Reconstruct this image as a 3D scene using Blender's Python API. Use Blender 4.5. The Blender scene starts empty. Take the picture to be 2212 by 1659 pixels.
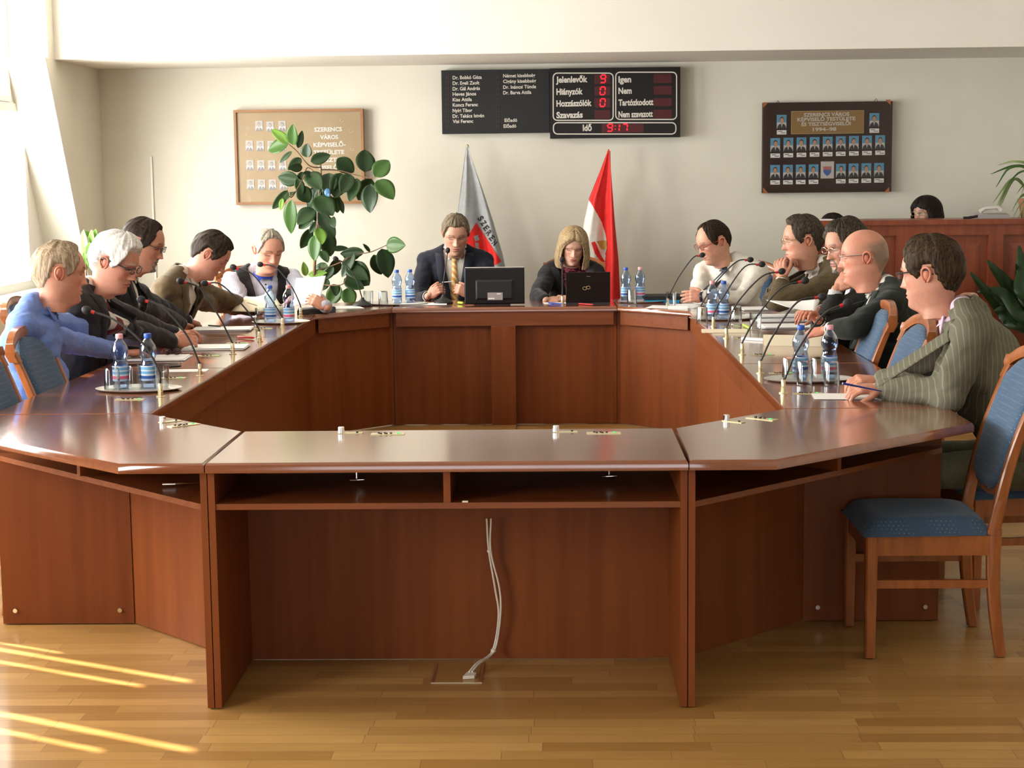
import bpy, math, random
import numpy as np
from mathutils import Vector, Matrix, noise
from mathutils.bvhtree import BVHTree
random.seed(7)
PI = math.pi
SC = bpy.context.scene
COL = SC.collection

# ------------------------------------------------------------------ camera
IW, IH = 2212, 1659
F = 3587.14; PITCH = .1261; YAW = -.0272; ROLL = .0114
CAM = Vector((.3282, -4.8007, 1.5967))
_fw = Vector((math.sin(YAW)*math.cos(PITCH), math.cos(YAW)*math.cos(PITCH), -math.sin(PITCH)))
_r0 = Vector((math.cos(YAW), -math.sin(YAW), 0)); _u0 = _r0.cross(_fw)
_r = _r0*math.cos(ROLL) - _u0*math.sin(ROLL); _u = _r0*math.sin(ROLL) + _u0*math.cos(ROLL)
cd = bpy.data.cameras.new('camera'); co = bpy.data.objects.new('camera', cd); COL.objects.link(co)
cd.sensor_fit = 'HORIZONTAL'; cd.sensor_width = 36; cd.lens = F/IW*36; cd.clip_start = .05; cd.clip_end = 200
co.matrix_world = Matrix(((_r.x, _u.x, -_fw.x, CAM.x), (_r.y, _u.y, -_fw.y, CAM.y), (_r.z, _u.z, -_fw.z, CAM.z), (0, 0, 0, 1)))
SC.camera = co
def ray(x, y):
    d = _fw*F + _r*(x-IW/2) + _u*(IH/2-y); return d
def atz(x, y, z):
    d = ray(x, y); return CAM + d*((z-CAM.z)/d.z)
def atx(x, y, X):
    d = ray(x, y); return CAM + d*((X-CAM.x)/d.x)
def aty(x, y, Y):
    d = ray(x, y); return CAM + d*((Y-CAM.y)/d.y)

# ------------------------------------------------------------------ light
w = bpy.data.worlds.new('world'); SC.world = w; w.use_nodes = True
w.node_tree.nodes['Background'].inputs[0].default_value = (.80, .90, 1, 1)
w.node_tree.nodes['Background'].inputs[1].default_value = 3.0
SC.view_settings.view_transform = 'Standard'; SC.view_settings.look = 'None'
SC.view_settings.gamma = 1; SC.view_settings.use_curve_mapping = False
SC.view_settings.exposure = 0.0
SUN_AZ = Vector((1, -.5, 0)).normalized(); SUN_EL = math.radians(30)
sd = SUN_AZ*math.cos(SUN_EL) - Vector((0, 0, math.sin(SUN_EL)))
sl = bpy.data.lights.new('sun', 'SUN'); sl.energy = 34; sl.angle = .008; sl.color = (1, .93, .78)
so = bpy.data.objects.new('sun', sl); COL.objects.link(so); so.rotation_euler = sd.to_track_quat('-Z', 'Y').to_euler(); so.location = (-8, 4, 6)
def area(name, loc, rot, sx, sy, e, color=(1, .97, .92)):
    l = bpy.data.lights.new(name, 'AREA'); l.shape = 'RECTANGLE'; l.size = sx; l.size_y = sy; l.energy = e; l.color = color
    o = bpy.data.objects.new(name, l); COL.objects.link(o); o.location = loc; o.rotation_euler = rot; return o
XW = -3.15          # left wall plane
WIN = [(-3.6, -1.6), (-.1, 1.9), (2.7, 4.5), (5.05, 7.02)]        # window openings along the left wall (y ranges)
for i, (a, b) in enumerate(WIN):                                 # daylight coming in at each window
    area('window_daylight', (XW-.335, (a+b)/2+(.12 if i == 3 else 0), 1.56), (0, -PI/2, 0), 1.48, (b-a)+(.24 if i == 3 else 0), [250, 265, 290, 280][i], (1, .965, .9))
area('upper_fill_light', (XW-.335, 5.86, 2.70), (0, -PI/2, 0), .80, 1.7, 95, (1, .965, .9))  # added light in the upper opening, whitens the top left corner
area('rear_fill_light', (.3, -7.12, 1.6), (PI/2, 0, 0), 3.8, 1.6, 15, (1, .95, .88))  # fill light from behind the camera; its window is unseen and added
SC.cycles.max_bounces = 7; SC.cycles.diffuse_bounces = 3; SC.cycles.glossy_bounces = 3; SC.cycles.transmission_bounces = 4
SC.cycles.transparent_max_bounces = 12; SC.cycles.use_adaptive_sampling = True; SC.cycles.adaptive_threshold = .04
SC.cycles.sample_clamp_indirect = 4; SC.cycles.caustics_reflective = False; SC.cycles.caustics_refractive = False

# ------------------------------------------------------------------ helpers
def lin(h):
    h = h.lstrip('#'); c = [int(h[i:i+2], 16)/255 for i in (0, 2, 4)]
    return tuple((v/12.92 if v <= .04045 else ((v+.055)/1.055)**2.4) for v in c)
class MB:
    def __init__(s): s.v = []; s.f = []; s.col = None; s.mi = []
    def add(s, vs, fs, mi=0):
        n = len(s.v); s.v += [tuple(p) for p in vs]; s.f += [tuple(i+n for i in q) for q in fs]; s.mi += [mi]*len(fs); return s
    def box(s, x0, x1, y0, y1, z0, z1, mi=0):
        return s.add([(x0,y0,z0),(x1,y0,z0),(x1,y1,z0),(x0,y1,z0),(x0,y0,z1),(x1,y0,z1),(x1,y1,z1),(x0,y1,z1)],
                     [(0,3,2,1),(4,5,6,7),(0,1,5,4),(1,2,6,5),(2,3,7,6),(3,0,4,7)], mi)
    def obox(s, M, sx, sy, sz, mi=0):
        vs = [M @ Vector((x*sx/2, y*sy/2, z*sz/2)) for z in (-1, 1) for x, y in ((-1,-1),(1,-1),(1,1),(-1,1))]
        return s.add(vs, [(0,3,2,1),(4,5,6,7),(0,1,5,4),(1,2,6,5),(2,3,7,6),(3,0,4,7)], mi)
    def prism(s, poly, z0, z1, ins=0, ch=0, mi=0):
        A = sum(poly[i][0]*poly[(i+1)%len(poly)][1]-poly[(i+1)%len(poly)][0]*poly[i][1] for i in range(len(poly)))
        if A < 0: poly = poly[::-1]
        n = len(poly)
        lv = [(poly, z0), (poly, z1-ch)]
        if ch:
            q = []
            for i in range(n):
                p0, p1, p2 = Vector(poly[i-1][:2]), Vector(poly[i][:2]), Vector(poly[(i+1)%n][:2])
                a, b = (p1-p0).normalized(), (p2-p1).normalized()
                na, nb = Vector((-a.y, a.x)), Vector((-b.y, b.x)); m = (na+nb); m = m/(m.dot(na) or 1)
                q.append(tuple(p1+m*ins))
            lv.append((q, z1-ch)) if 0 else None
            lv.append((q, z1))
        vs = [(p[0], p[1], z) for pl, z in lv for p in pl]; fs = [tuple(range(n-1, -1, -1)), tuple((len(lv)-1)*n+i for i in range(n))]
        for k in range(len(lv)-1):
            for i in range(n): j = (i+1)%n; fs.append((k*n+i, k*n+j, (k+1)*n+j, (k+1)*n+i))
        return s.add(vs, fs, mi)
    def tube(s, pts, rad, n=10, cap=True, mi=0, sx=1):
        pts = [Vector(p) for p in pts]; m = len(pts)
        if not hasattr(rad, '__len__'): rad = [rad]*m
        vs = []; prev = None
        for i, p in enumerate(pts):
            t = (pts[min(i+1, m-1)]-pts[max(i-1, 0)])
            t = t.normalized() if t.length > 1e-9 else Vector((0, 0, 1))
            if prev is None:
                up = Vector((0, 0, 1)) if abs(t.z) < .9 else Vector((1, 0, 0)); a = t.cross(up).normalized()
            else:
                a = (prev - t*prev.dot(t)).normalized()
            prev = a; b = t.cross(a)
            for k in range(n): th = 2*PI*k/n; vs.append(p + (a*math.cos(th)*sx + b*math.sin(th))*rad[i])
        fs = [(i*n+k, i*n+(k+1)%n, (i+1)*n+(k+1)%n, (i+1)*n+k) for i in range(m-1) for k in range(n)]
        if cap: fs += [tuple(range(n-1, -1, -1)), tuple((m-1)*n+k for k in range(n))]
        return s.add(vs, fs, mi)
    def loop(s, pts, r, n=6, mi=0):
        pts = [Vector(p) for p in pts]; m = len(pts); vs = []
        c = sum(pts, Vector())/m; nn = (pts[1]-pts[0]).cross(c-pts[0]).normalized()
        for i, p in enumerate(pts):
            t = (pts[(i+1)%m]-pts[i-1]).normalized(); a = nn; b = t.cross(a).normalized()
            for k in range(n): th = 2*PI*k/n; vs.append(p+(a*math.cos(th)+b*math.sin(th))*r)
        fs = [(i*n+k, i*n+(k+1)%n, ((i+1)%m)*n+(k+1)%n, ((i+1)%m)*n+k) for i in range(m) for k in range(n)]
        return s.add(vs, fs, mi)
    def lathe(s, prof, c=(0,0,0), n=24, mi=0, sx=1, sy=1):
        vs = []; fs = []
        for r, z in prof:
            for k in range(n): th = 2*PI*k/n; vs.append((c[0]+r*sx*math.cos(th), c[1]+r*sy*math.sin(th), c[2]+z))
        for i in range(len(prof)-1):
            for k in range(n): fs.append((i*n+k, i*n+(k+1)%n, (i+1)*n+(k+1)%n, (i+1)*n+k))
        if prof[0][0] > 1e-6: fs.append(tuple(range(n-1, -1, -1)))
        if prof[-1][0] > 1e-6: fs.append(tuple((len(prof)-1)*n+k for k in range(n)))
        return s.add(vs, fs, mi)
    def ell(s, c, r, M=None, nu=16, nv=10, mi=0):
        vs = []; c = Vector(c)
        for j in range(nv+1):
            ph = PI*j/nv
            for k in range(nu):
                th = 2*PI*k/nu; p = Vector((r[0]*math.sin(ph)*math.cos(th), r[1]*math.sin(ph)*math.sin(th), r[2]*math.cos(ph)))
                vs.append(c + (M @ p if M else p))
        fs = [(j*nu+k, (j+1)*nu+k, (j+1)*nu+(k+1)%nu, j*nu+(k+1)%nu) for j in range(nv) for k in range(nu)]
        return s.add(vs, fs, mi)
    def cap(s, p0, p1, r0, r1, n=14):       # tapered capsule, a closed shell
        p0, p1 = Vector(p0), Vector(p1); d = (p1-p0).normalized(); pts = []; rr = []
        for a in (-90, -60, -30, 0): a = math.radians(a); pts.append(p0+d*r0*math.sin(a)); rr.append(max(r0*math.cos(a), 1e-4))
        for a in (0, 30, 60, 90): a = math.radians(a); pts.append(p1+d*r1*math.sin(a)); rr.append(max(r1*math.cos(a), 1e-4))
        pts = [p0+d*(-r0), p0+d*(-r0*.86), p0+d*(-r0*.5), p0, p1, p1+d*r1*.5, p1+d*r1*.86, p1+d*r1]
        rr = [r0*.12, r0*.5, r0*.866, r0, r1, r1*.866, r1*.5, r1*.12]
        return s.tube(pts, rr, n)
def mesh_of(name, mb, mats, smooth=True, org=(0,0,0)):
    me = bpy.data.meshes.new(name); ox, oy, oz = org
    me.from_pydata([(x-ox, y-oy, z-oz) for x, y, z in mb.v], [], mb.f)
    for m in (mats if isinstance(mats, (list, tuple)) else [mats]): me.materials.append(m)
    if isinstance(mats, (list, tuple)) and len(mats) > 1: me.polygons.foreach_set('material_index', mb.mi)
    if mb.col is not None:
        at = me.color_attributes.new('tone', 'FLOAT_COLOR', 'POINT')
        at.data.foreach_set('color', np.array([(c[0], c[1], c[2], 1) for c in mb.col], dtype=np.float32).ravel())
    me.update(); me.validate()
    if smooth:
        me.polygons.foreach_set('use_smooth', [True]*len(me.polygons))
        if smooth != 'all':
            try: me.set_sharp_from_angle(angle=math.radians(38))
            except Exception: pass
    return me
def tag(o, label=None, cat=None, group=None, kind=None):
    if label: o['label'] = label
    if cat: o['category'] = cat
    if group: o['group'] = group
    if kind: o['kind'] = kind
    return o
def thing(name, loc, label, cat, group=None):
    o = bpy.data.objects.new(name, None); COL.objects.link(o); o.location = loc; o.empty_display_size = .05
    return tag(o, label, cat, group)
def org_of(p):
    while p.parent: p = p.parent
    return p.location
def part(name, mb, mat, parent, smooth=True, label=None):
    o = bpy.data.objects.new(name, mesh_of(name, mb, mat, smooth, org_of(parent))); COL.objects.link(o); o.parent = parent
    if label: o['label'] = label
    return o
def solo(name, mb, mat, label, cat, group=None, smooth=True):
    c = tuple(np.mean([v[:2] for v in mb.v], axis=0)) + (min(v[2] for v in mb.v),)
    o = bpy.data.objects.new(name, mesh_of(name, mb, mat, smooth, c)); COL.objects.link(o); o.location = c
    return tag(o, label, cat, group)
def struct(name, mb, mat, smooth=False):
    o = bpy.data.objects.new(name, mesh_of(name, mb, mat, smooth)); COL.objects.link(o); o['kind'] = 'structure'; return o
def dup(root, loc, rz=0, label=None, rot=None):
    r = root.copy(); COL.objects.link(r); r.location = loc; r.rotation_euler = rot or (0, 0, rz)
    if label: r['label'] = label
    for ch in list(root.children):
        c = ch.copy(); COL.objects.link(c); c.parent = r
        for g in list(ch.children):
            d = g.copy(); COL.objects.link(d); d.parent = c
    return r
def voxel(mb, size, it=3):
    me = mesh_of('tmp', mb, [], False); o = bpy.data.objects.new('tmp', me); COL.objects.link(o)
    m = o.modifiers.new('r', 'REMESH'); m.mode = 'VOXEL'; m.voxel_size = size
    if it: s = o.modifiers.new('s', 'SMOOTH'); s.iterations = it; s.factor = .5
    dg = bpy.context.evaluated_depsgraph_get(); dg.update(); e = o.evaluated_get(dg).to_mesh()
    out = MB(); out.v = [tuple(v.co) for v in e.vertices]; out.f = [tuple(p.vertices) for p in e.polygons]; out.mi = [0]*len(out.f)
    nrm = [v.normal.copy() for v in e.vertices]
    o.evaluated_get(dg).to_mesh_clear(); bpy.data.objects.remove(o); bpy.data.meshes.remove(me)
    out.n = nrm; return out
def ntex(p, s): return noise.noise(Vector(p)*s)

# ------------------------------------------------------------------ materials
def mat(name, col=(.5,.5,.5), rough=.5, metal=0, spec=.5, trans=0, alpha=1, coat=0, emit=None, es=0, ior=1.45, sheen=0):
    m = bpy.data.materials.new(name); m.use_nodes = True; b = m.node_tree.nodes['Principled BSDF']
    b.inputs['Base Color'].default_value = (*col, 1); b.inputs['Roughness'].default_value = rough; b.inputs['Metallic'].default_value = metal
    b.inputs['Specular IOR Level'].default_value = spec; b.inputs['Transmission Weight'].default_value = trans; b.inputs['Alpha'].default_value = alpha
    b.inputs['Coat Weight'].default_value = coat; b.inputs['Coat Roughness'].default_value = .12; b.inputs['IOR'].default_value = ior; b.inputs['Sheen Weight'].default_value = sheen
    if emit: b.inputs['Emission Color'].default_value = (*emit, 1); b.inputs['Emission Strength'].default_value = es
    return m
def N(m, t, **k):
    n = m.node_tree.nodes.new(t)
    for a, v in k.items():
        if a in n.inputs: n.inputs[a].default_value = v
        else: setattr(n, a, v)
    return n
def L(m, a, b): m.node_tree.links.new(a, b)
def noisy(m, c0, c1, scale=20, stretch=(1,1,1), detail=4, bump=0, coord='Object', lo=.3, hi=.7, bscale=None):
    b = m.node_tree.nodes['Principled BSDF']; tc = N(m, 'ShaderNodeTexCoord'); mp = N(m, 'ShaderNodeMapping'); mp.inputs['Scale'].default_value = stretch
    L(m, tc.outputs[coord], mp.inputs['Vector']); nz = N(m, 'ShaderNodeTexNoise', Scale=scale, Detail=detail); L(m, mp.outputs[0], nz.inputs['Vector'])
    r = N(m, 'ShaderNodeValToRGB'); r.color_ramp.elements[0].position = lo; r.color_ramp.elements[1].position = hi
    r.color_ramp.elements[0].color = (*c0, 1); r.color_ramp.elements[1].color = (*c1, 1); L(m, nz.outputs['Fac'], r.inputs[0]); L(m, r.outputs[0], b.inputs['Base Color'])
    if bump:
        nz2 = nz
        if bscale: nz2 = N(m, 'ShaderNodeTexNoise', Scale=bscale, Detail=3); L(m, mp.outputs[0], nz2.inputs['Vector'])
        bp = N(m, 'ShaderNodeBump', Strength=bump); bp.inputs['Distance'].default_value = .002; L(m, nz2.outputs['Fac'], bp.inputs['Height']); L(m, bp.outputs[0], b.inputs['Normal'])
    return m
def wood(name, c0, c1, rough=.3, coat=.3, st=(1,1,1), scale=3.0):
    return noisy(mat(name, rough=rough, coat=coat), c0, c1, scale, st, 6, .05, lo=.28, hi=.72)
M = {}
WD0, WD1 = (.158, .038, .0085), (.220, .058, .0125)
M['wood_v'] = wood('cherry_wood_upright', WD0, WD1, .42, 0, (9, 9, .5), 2.2); M['wood_v'].node_tree.nodes['Principled BSDF'].inputs['Specular IOR Level'].default_value = .3
M['wood_h'] = wood('cherry_wood_lengthways', WD0, WD1, .34, .2, (.8, 14, 14))
M['wood_y'] = wood('cherry_wood_crossways', WD0, WD1, .34, .2, (14, .8, 14))
M['top'] = wood('cherry_tabletop', (.19, .050, .014), (.26, .074, .022), .17, 1, (1, 12, 12))
M['top'].node_tree.nodes['Principled BSDF'].inputs['Coat IOR'].default_value = 1.7
M['chairwood'] = wood('chair_beech_stained', (.23, .062, .014), (.38, .118, .030), .32, .4, (10, 10, 2))
M['counter'] = wood('counter_mahogany', (.16, .028, .010), (.25, .055, .018), .4, .2, (9, 9, .9))
M['wall'] = noisy(mat('painted_wall', rough=.85), (.65, .62, .535), (.69, .66, .57), 3, bump=.03, bscale=260)
M['ceil'] = noisy(mat('painted_ceiling', rough=.9), (.75, .72, .65), (.78, .75, .68), 2)
M['white'] = mat('white_paint', (.82, .8, .76), .5)
M['paper'] = noisy(mat('paper', rough=.7), (.86, .85, .83), (.90, .89, .87), 8)
M['cream'] = mat('cream_card', (.80, .71, .52), .7)
M['brass'] = mat('brass', (.80, .68, .42), .28, 1)
M['plate'] = mat('cream_metal_plate', (.70, .60, .36), .35, .5)
M['chrome'] = mat('chrome', (.85, .85, .85), .12, 1)
M['silver'] = mat('polished_tray', (.78, .77, .74), .34, .8)
M['black'] = mat('black_plastic', (.012, .012, .013), .35)
M['blackm'] = mat('black_matt', (.010, .010, .011), .7)
M['gloss'] = mat('gloss_black', (.010, .008, .008), .3, spec=.3)
M['red'] = mat('red_plastic', (.5, .02, .02), .4)
M['green_led'] = mat('green_button', (.05, .5, .15), .3, emit=(.05, .8, .2), es=.6)
M['cap_b'] = mat('blue_bottle_cap', (.03, .10, .50), .4)
M['cap_p'] = mat('pink_bottle_cap', (.85, .38, .42), .4)
M['cable'] = mat('white_cable', (.72, .66, .56), .5)
M['rubber'] = mat('dark_rubber', (.03, .03, .03), .6)
def thin_glass(name, col, a, rough=.03):
    m = bpy.data.materials.new(name); m.use_nodes = True; nt = m.node_tree; nt.nodes.clear()
    out = nt.nodes.new('ShaderNodeOutputMaterial'); g = nt.nodes.new('ShaderNodeBsdfGlossy'); g.inputs['Roughness'].default_value = rough
    t = nt.nodes.new('ShaderNodeBsdfTransparent'); t.inputs[0].default_value = (*col, 1); mx = nt.nodes.new('ShaderNodeMixShader')
    lw = nt.nodes.new('ShaderNodeLayerWeight'); lw.inputs['Blend'].default_value = a
    nt.links.new(lw.outputs['Facing'], mx.inputs[0]); nt.links.new(t.outputs[0], mx.inputs[1]); nt.links.new(g.outputs[0], mx.inputs[2]); nt.links.new(mx.outputs[0], out.inputs[0])
    return m
M['glass'] = thin_glass('drinking_glass', (.93, .95, .95), .38)
M['pet'] = thin_glass('blue_tinted_bottle', (.62, .74, .93), .40)
M['lens'] = thin_glass('spectacle_lens', (.93, .93, .92), .15)
M['pane'] = thin_glass('window_pane', (.96, .98, 1), .12)
M['glaze'] = thin_glass('picture_glazing', (.99, .99, .99), .22)
def label_mat(name, bottom):
    m = mat(name, rough=.4); b = m.node_tree.nodes['Principled BSDF']; tc = N(m, 'ShaderNodeTexCoord'); sp = N(m, 'ShaderNodeSeparateXYZ'); L(m, tc.outputs['Object'], sp.inputs[0])
    mr = N(m, 'ShaderNodeMapRange'); mr.inputs['From Min'].default_value = .03; mr.inputs['From Max'].default_value = .095; L(m, sp.outputs['Z'], mr.inputs[0])
    r = N(m, 'ShaderNodeValToRGB'); r.color_ramp.interpolation = 'CONSTANT'; e = r.color_ramp.elements
    e[0].color = (.45, .62, .85, 1); e[0].position = 0; e[1].position = .16; e[1].color = (*bottom, 1)
    for p, c in ((.34, (.72, .83, .93, 1)), (.46, (.16, .42, .75, 1)), (.62, (.75, .85, .93, 1)), (.70, (.20, .46, .78, 1)), (.88, (.72, .80, .9, 1))):
        x = e.new(p); x.color = c
    L(m, mr.outputs[0], r.inputs[0]); L(m, r.outputs[0], b.inputs['Base Color']); return m
M['lab_b'] = label_mat('blue_bottle_label', (.03, .10, .42)); M['lab_p'] = label_mat('pink_bottle_label', (.80, .14, .28))
def fabric(name, c0, c1, scale=160, bump=.25, st=(1,1,1), rough=.9, sheen=.1): return noisy(mat(name, rough=rough, sheen=sheen, spec=.25), c0, c1, scale, st, 3, bump, lo=.35, hi=.65)
def upholstery():
    m = mat('blue_upholstery', rough=.85, sheen=.15, spec=.25); b = m.node_tree.nodes['Principled BSDF']
    tc = N(m, 'ShaderNodeTexCoord'); mp = N(m, 'ShaderNodeMapping'); mp.inputs['Rotation'].default_value = (0, 0, PI/4); L(m, tc.outputs['Object'], mp.inputs['Vector'])
    v = N(m, 'ShaderNodeTexVoronoi', Scale=90.0); v.inputs['Randomness'].default_value = 0; L(m, mp.outputs[0], v.inputs['Vector'])
    r = N(m, 'ShaderNodeValToRGB'); r.color_ramp.elements[0].position = .17; r.color_ramp.elements[0].color = (.18, .23, .28, 1)
    r.color_ramp.elements[1].position = .24; r.color_ramp.elements[1].color = (.046, .088, .155, 1); L(m, v.outputs['Distance'], r.inputs[0])
    L(m, r.outputs[0], b.inputs['Base Color']); return m
M['uph'] = upholstery()
def floor_mat():
    m = mat('oak_parquet', rough=.33, coat=.15); b = m.node_tree.nodes['Principled BSDF']
    tc = N(m, 'ShaderNodeTexCoord')
    br = N(m, 'ShaderNodeTexBrick'); br.inputs['Scale'].default_value = 1; br.inputs['Brick Width'].default_value = .47; br.inputs['Row Height'].default_value = .068
    br.inputs['Mortar Size'].default_value = .0012; br.inputs['Mortar Smooth'].default_value = .3; br.offset = .37; br.offset_frequency = 3
    br.inputs['Color1'].default_value = (.315, .155, .040, 1); br.inputs['Color2'].default_value = (.475, .265, .083, 1); br.inputs['Mortar'].default_value = (.22, .11, .045, 1)
    nz = N(m, 'ShaderNodeTexNoise', Scale=.9, Detail=1); mp0 = N(m, 'ShaderNodeMapping'); mp0.inputs['Scale'].default_value = (0, 14.7, 0); L(m, tc.outputs['Object'], mp0.inputs[0])
    sn = N(m, 'ShaderNodeVectorMath', operation='SNAP'); sn.inputs[1].default_value = (1, 1, 1); L(m, mp0.outputs[0], sn.inputs[0])
    wn = N(m, 'ShaderNodeTexWhiteNoise'); L(m, sn.outputs[0], wn.inputs[0])
    sc = N(m, 'ShaderNodeVectorMath', operation='MULTIPLY'); sc.inputs[1].default_value = (.6, 0, 0); L(m, wn.outputs['Color'], sc.inputs[0])
    ad = N(m, 'ShaderNodeVectorMath', operation='ADD'); L(m, tc.outputs['Object'], ad.inputs[0]); L(m, sc.outputs[0], ad.inputs[1]); L(m, ad.outputs[0], br.inputs['Vector'])
    mp = N(m, 'ShaderNodeMapping'); mp.inputs['Scale'].default_value = (1.5, 26, 1); L(m, tc.outputs['Object'], mp.inputs[0])
    gz = N(m, 'ShaderNodeTexNoise', Scale=3, Detail=6); L(m, mp.outputs[0], gz.inputs['Vector'])
    mr = N(m, 'ShaderNodeMapRange'); mr.inputs['To Min'].default_value = .78; mr.inputs['To Max'].default_value = 1.2; L(m, gz.outputs['Fac'], mr.inputs[0])
    mx = N(m, 'ShaderNodeVectorMath', operation='MULTIPLY'); L(m, br.outputs['Color'], mx.inputs[0]); L(m, mr.outputs[0], mx.inputs[1]); L(m, mx.outputs[0], b.inputs['Base Color'])
    return m
M['floor'] = floor_mat()
def tone_mat(name, rough=.5, spec=.4, sss=0):
    m = mat(name, rough=rough, spec=spec); b = m.node_tree.nodes['Principled BSDF']; a = N(m, 'ShaderNodeVertexColor'); a.layer_name = 'tone'
    tc = N(m, 'ShaderNodeTexCoord'); nz = N(m, 'ShaderNodeTexNoise', Scale=55, Detail=4); L(m, tc.outputs['Object'], nz.inputs['Vector'])
    mr = N(m, 'ShaderNodeMapRange'); mr.inputs['To Min'].default_value = .86; mr.inputs['To Max'].default_value = 1.14; L(m, nz.outputs['Fac'], mr.inputs[0])
    mx = N(m, 'ShaderNodeVectorMath', operation='MULTIPLY'); L(m, a.outputs['Color'], mx.inputs[0]); L(m, mr.outputs[0], mx.inputs[1]); L(m, mx.outputs[0], b.inputs['Base Color'])
    bp = N(m, 'ShaderNodeBump', Strength=.15); bp.inputs['Distance'].default_value = .001; L(m, nz.outputs['Fac'], bp.inputs['Height']); L(m, bp.outputs[0], b.inputs['Normal'])
    return m
M['skin'] = tone_mat('skin', .48, .4)
def hair_mat(name, c0, c1, bump=.9):
    m = noisy(mat(name, rough=.62, spec=.18), c0, c1, 16, (11, 11, 1.8), 5, bump, lo=.36, hi=.64)
    return m

# ------------------------------------------------------------------ the room
YB = 8.0; XR = 4.45; YF = -7.0; ZC = 3.3
struct('floor', MB().box(XW-.6, XR+.2, YF-.2, YB+.2, -.12, 0), M['floor'])
struct('wall_back', MB().box(XW-.5, XR+.2, YB, YB+.2, 0, ZC), M['wall'])
struct('wall_right', MB().box(XR, XR+.2, YF, YB, 0, ZC), M['wall'])
struct('ceiling', MB().box(XW-.6, XR+.2, YF-.2, YB+.2, ZC, ZC+.1), M['ceil'])
bk = MB().box(XW-.3, XR, 6.87, YB, 2.42, ZC)
struct('trim_bulkhead', bk, M['ceil'])
wl = MB(); xo = XW-.3
def wbox(a, b, z0, z1): wl.box(xo, XW, a, b, z0, z1)
ys = [YF, -3.6, -1.6, -.1, 1.9, 2.7, 4.5, 5.05]
for k in range(0, 7, 2): wbox(ys[k], ys[k+1], 0, ZC)
for k in range(1, 7, 2): wbox(ys[k], ys[k+1], 0, .82); wbox(ys[k], ys[k+1], 2.3, ZC)
wbox(5.05, 7.5, 0, .82)
def extr_x(mb, poly, x0, x1):       # a (y, z) outline pushed out along x
    n = len(poly); vs = [(x0, y, z) for y, z in poly]+[(x1, y, z) for y, z in poly]
    return mb.add(vs, [tuple(range(n)), tuple(range(2*n-1, n-1, -1))]+[(i, i+n, (i+1)%n+n, (i+1)%n) for i in range(n)])
extr_x(wl, [(7.505, .82), (YB, .82), (YB, 0), (7.5, 0)], xo, XW)
extr_x(wl, [(7.505, .82), (6.65, 2.42), (YB, 2.42), (YB, .82)], xo, XW)
wbox(6.72, YB, 2.42, ZC); wbox(5.05, 6.72, 3.12, ZC)
struct('wall_left', wl, M['wall'])
fw_ = MB().box(XW-.3, -1.6, YF-.2, YF, 0, ZC).box(2.2, XR, YF-.2, YF, 0, ZC).box(-1.6, 2.2, YF-.2, YF, 0, .8).box(-1.6, 2.2, YF-.2, YF, 2.4, ZC)
struct('wall_front', fw_, M['wall'])
for i, (a, b, t) in enumerate([(-3.6, -1.6, 2.3), (-.1, 1.9, 2.3), (2.7, 4.5, 2.3), (5.05, 7.02, 2.12)]):
    fr = MB(); x0, x1 = xo-.03, xo+.03
    fr.box(x0, x1, a, a+.06, .82, t).box(x0, x1, b-.06, b, .82, t).box(x0, x1, a+.06, b-.06, .82, .88).box(x0, x1, a+.06, b-.06, t-.06, t).box(x0, x1, (a+b)/2-.035-(.55 if i == 1 else 0), (a+b)/2+.035-(.55 if i == 1 else 0), .88, t-.06)
    f = struct('window_%d' % (i+1), fr, M['white'])
    g = bpy.data.objects.new('window_pane', mesh_of('window_pane', MB().box(xo-.004, xo+.004, a+.06, b-.06, .88, t-.06), M['pane'], False)); COL.objects.link(g); g.parent = f
    if i == 3:
        m4 = MB().box(xo-.02, xo+.02, 7.02, 7.6, .82, 2.42).box(xo-.02, xo+.02, 6.72, 7.02, 2.12, 2.42)
        struct('trim_window_surround', m4, M['white'])
        tr_ = MB().box(x0, x1, 5.05, 6.72, 2.125, 2.165).box(x0, x1, 5.05, 6.72, 3.08, 3.12).box(x0, x1, 6.68, 6.72, 2.165, 3.08).box(x0, x1, 5.05, 5.09, 2.165, 3.08)
        struct('window_6', tr_, M['white'])  # frame of an added opening that holds the upper fill light
fr = MB().box(-1.6, -1.54, YF-.1, YF-.04, .8, 2.4).box(2.14, 2.2, YF-.1, YF-.04, .8, 2.4).box(-1.54, 2.14, YF-.1, YF-.04, .8, .86).box(-1.54, 2.14, YF-.1, YF-.04, 2.34, 2.4).box(.27, .33, YF-.1, YF-.04, .86, 2.34)
struct('window_5', fr, M['white'])  # unseen frame, added around the rear fill light
# unseen outside blinds, added to block the sun; narrow slits shape its stripes
def blind(n, a, b, slits, label):
    mb = MB(); x0, x1 = XW-.46, XW-.45; z0, z1 = .55, 3.25; y = a
    for s0, s1, zb, zt in sorted(slits):
        mb.box(x0, x1, y, s0, z0, z1); mb.box(x0, x1, s0, s1, z0, zb); mb.box(x0, x1, s0, s1, zt, z1); y = s1
    mb.box(x0, x1, y, b, z0, z1); o = struct('window_blind', mb, M['white']); return o
T30 = math.tan(SUN_EL)
blind(0, -3.8, -1.4, [], '')
blind(1, -.3, 2.2, [(1.745, 1.765, .6, 1.45), (1.668, 1.706, .6, 1.78), (1.550, 1.583, .6, 1.69), (1.098, 1.142, .6, 1.876), (.972, 1.008, .6, 1.71)], '')
blind(2, 2.5, 4.8, [(3.02, 3.22, 1.75, 2.2), (3.78, 3.98, 1.8, 2.3)], '')
blind(3, 4.85, 7.3, [], '')

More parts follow.
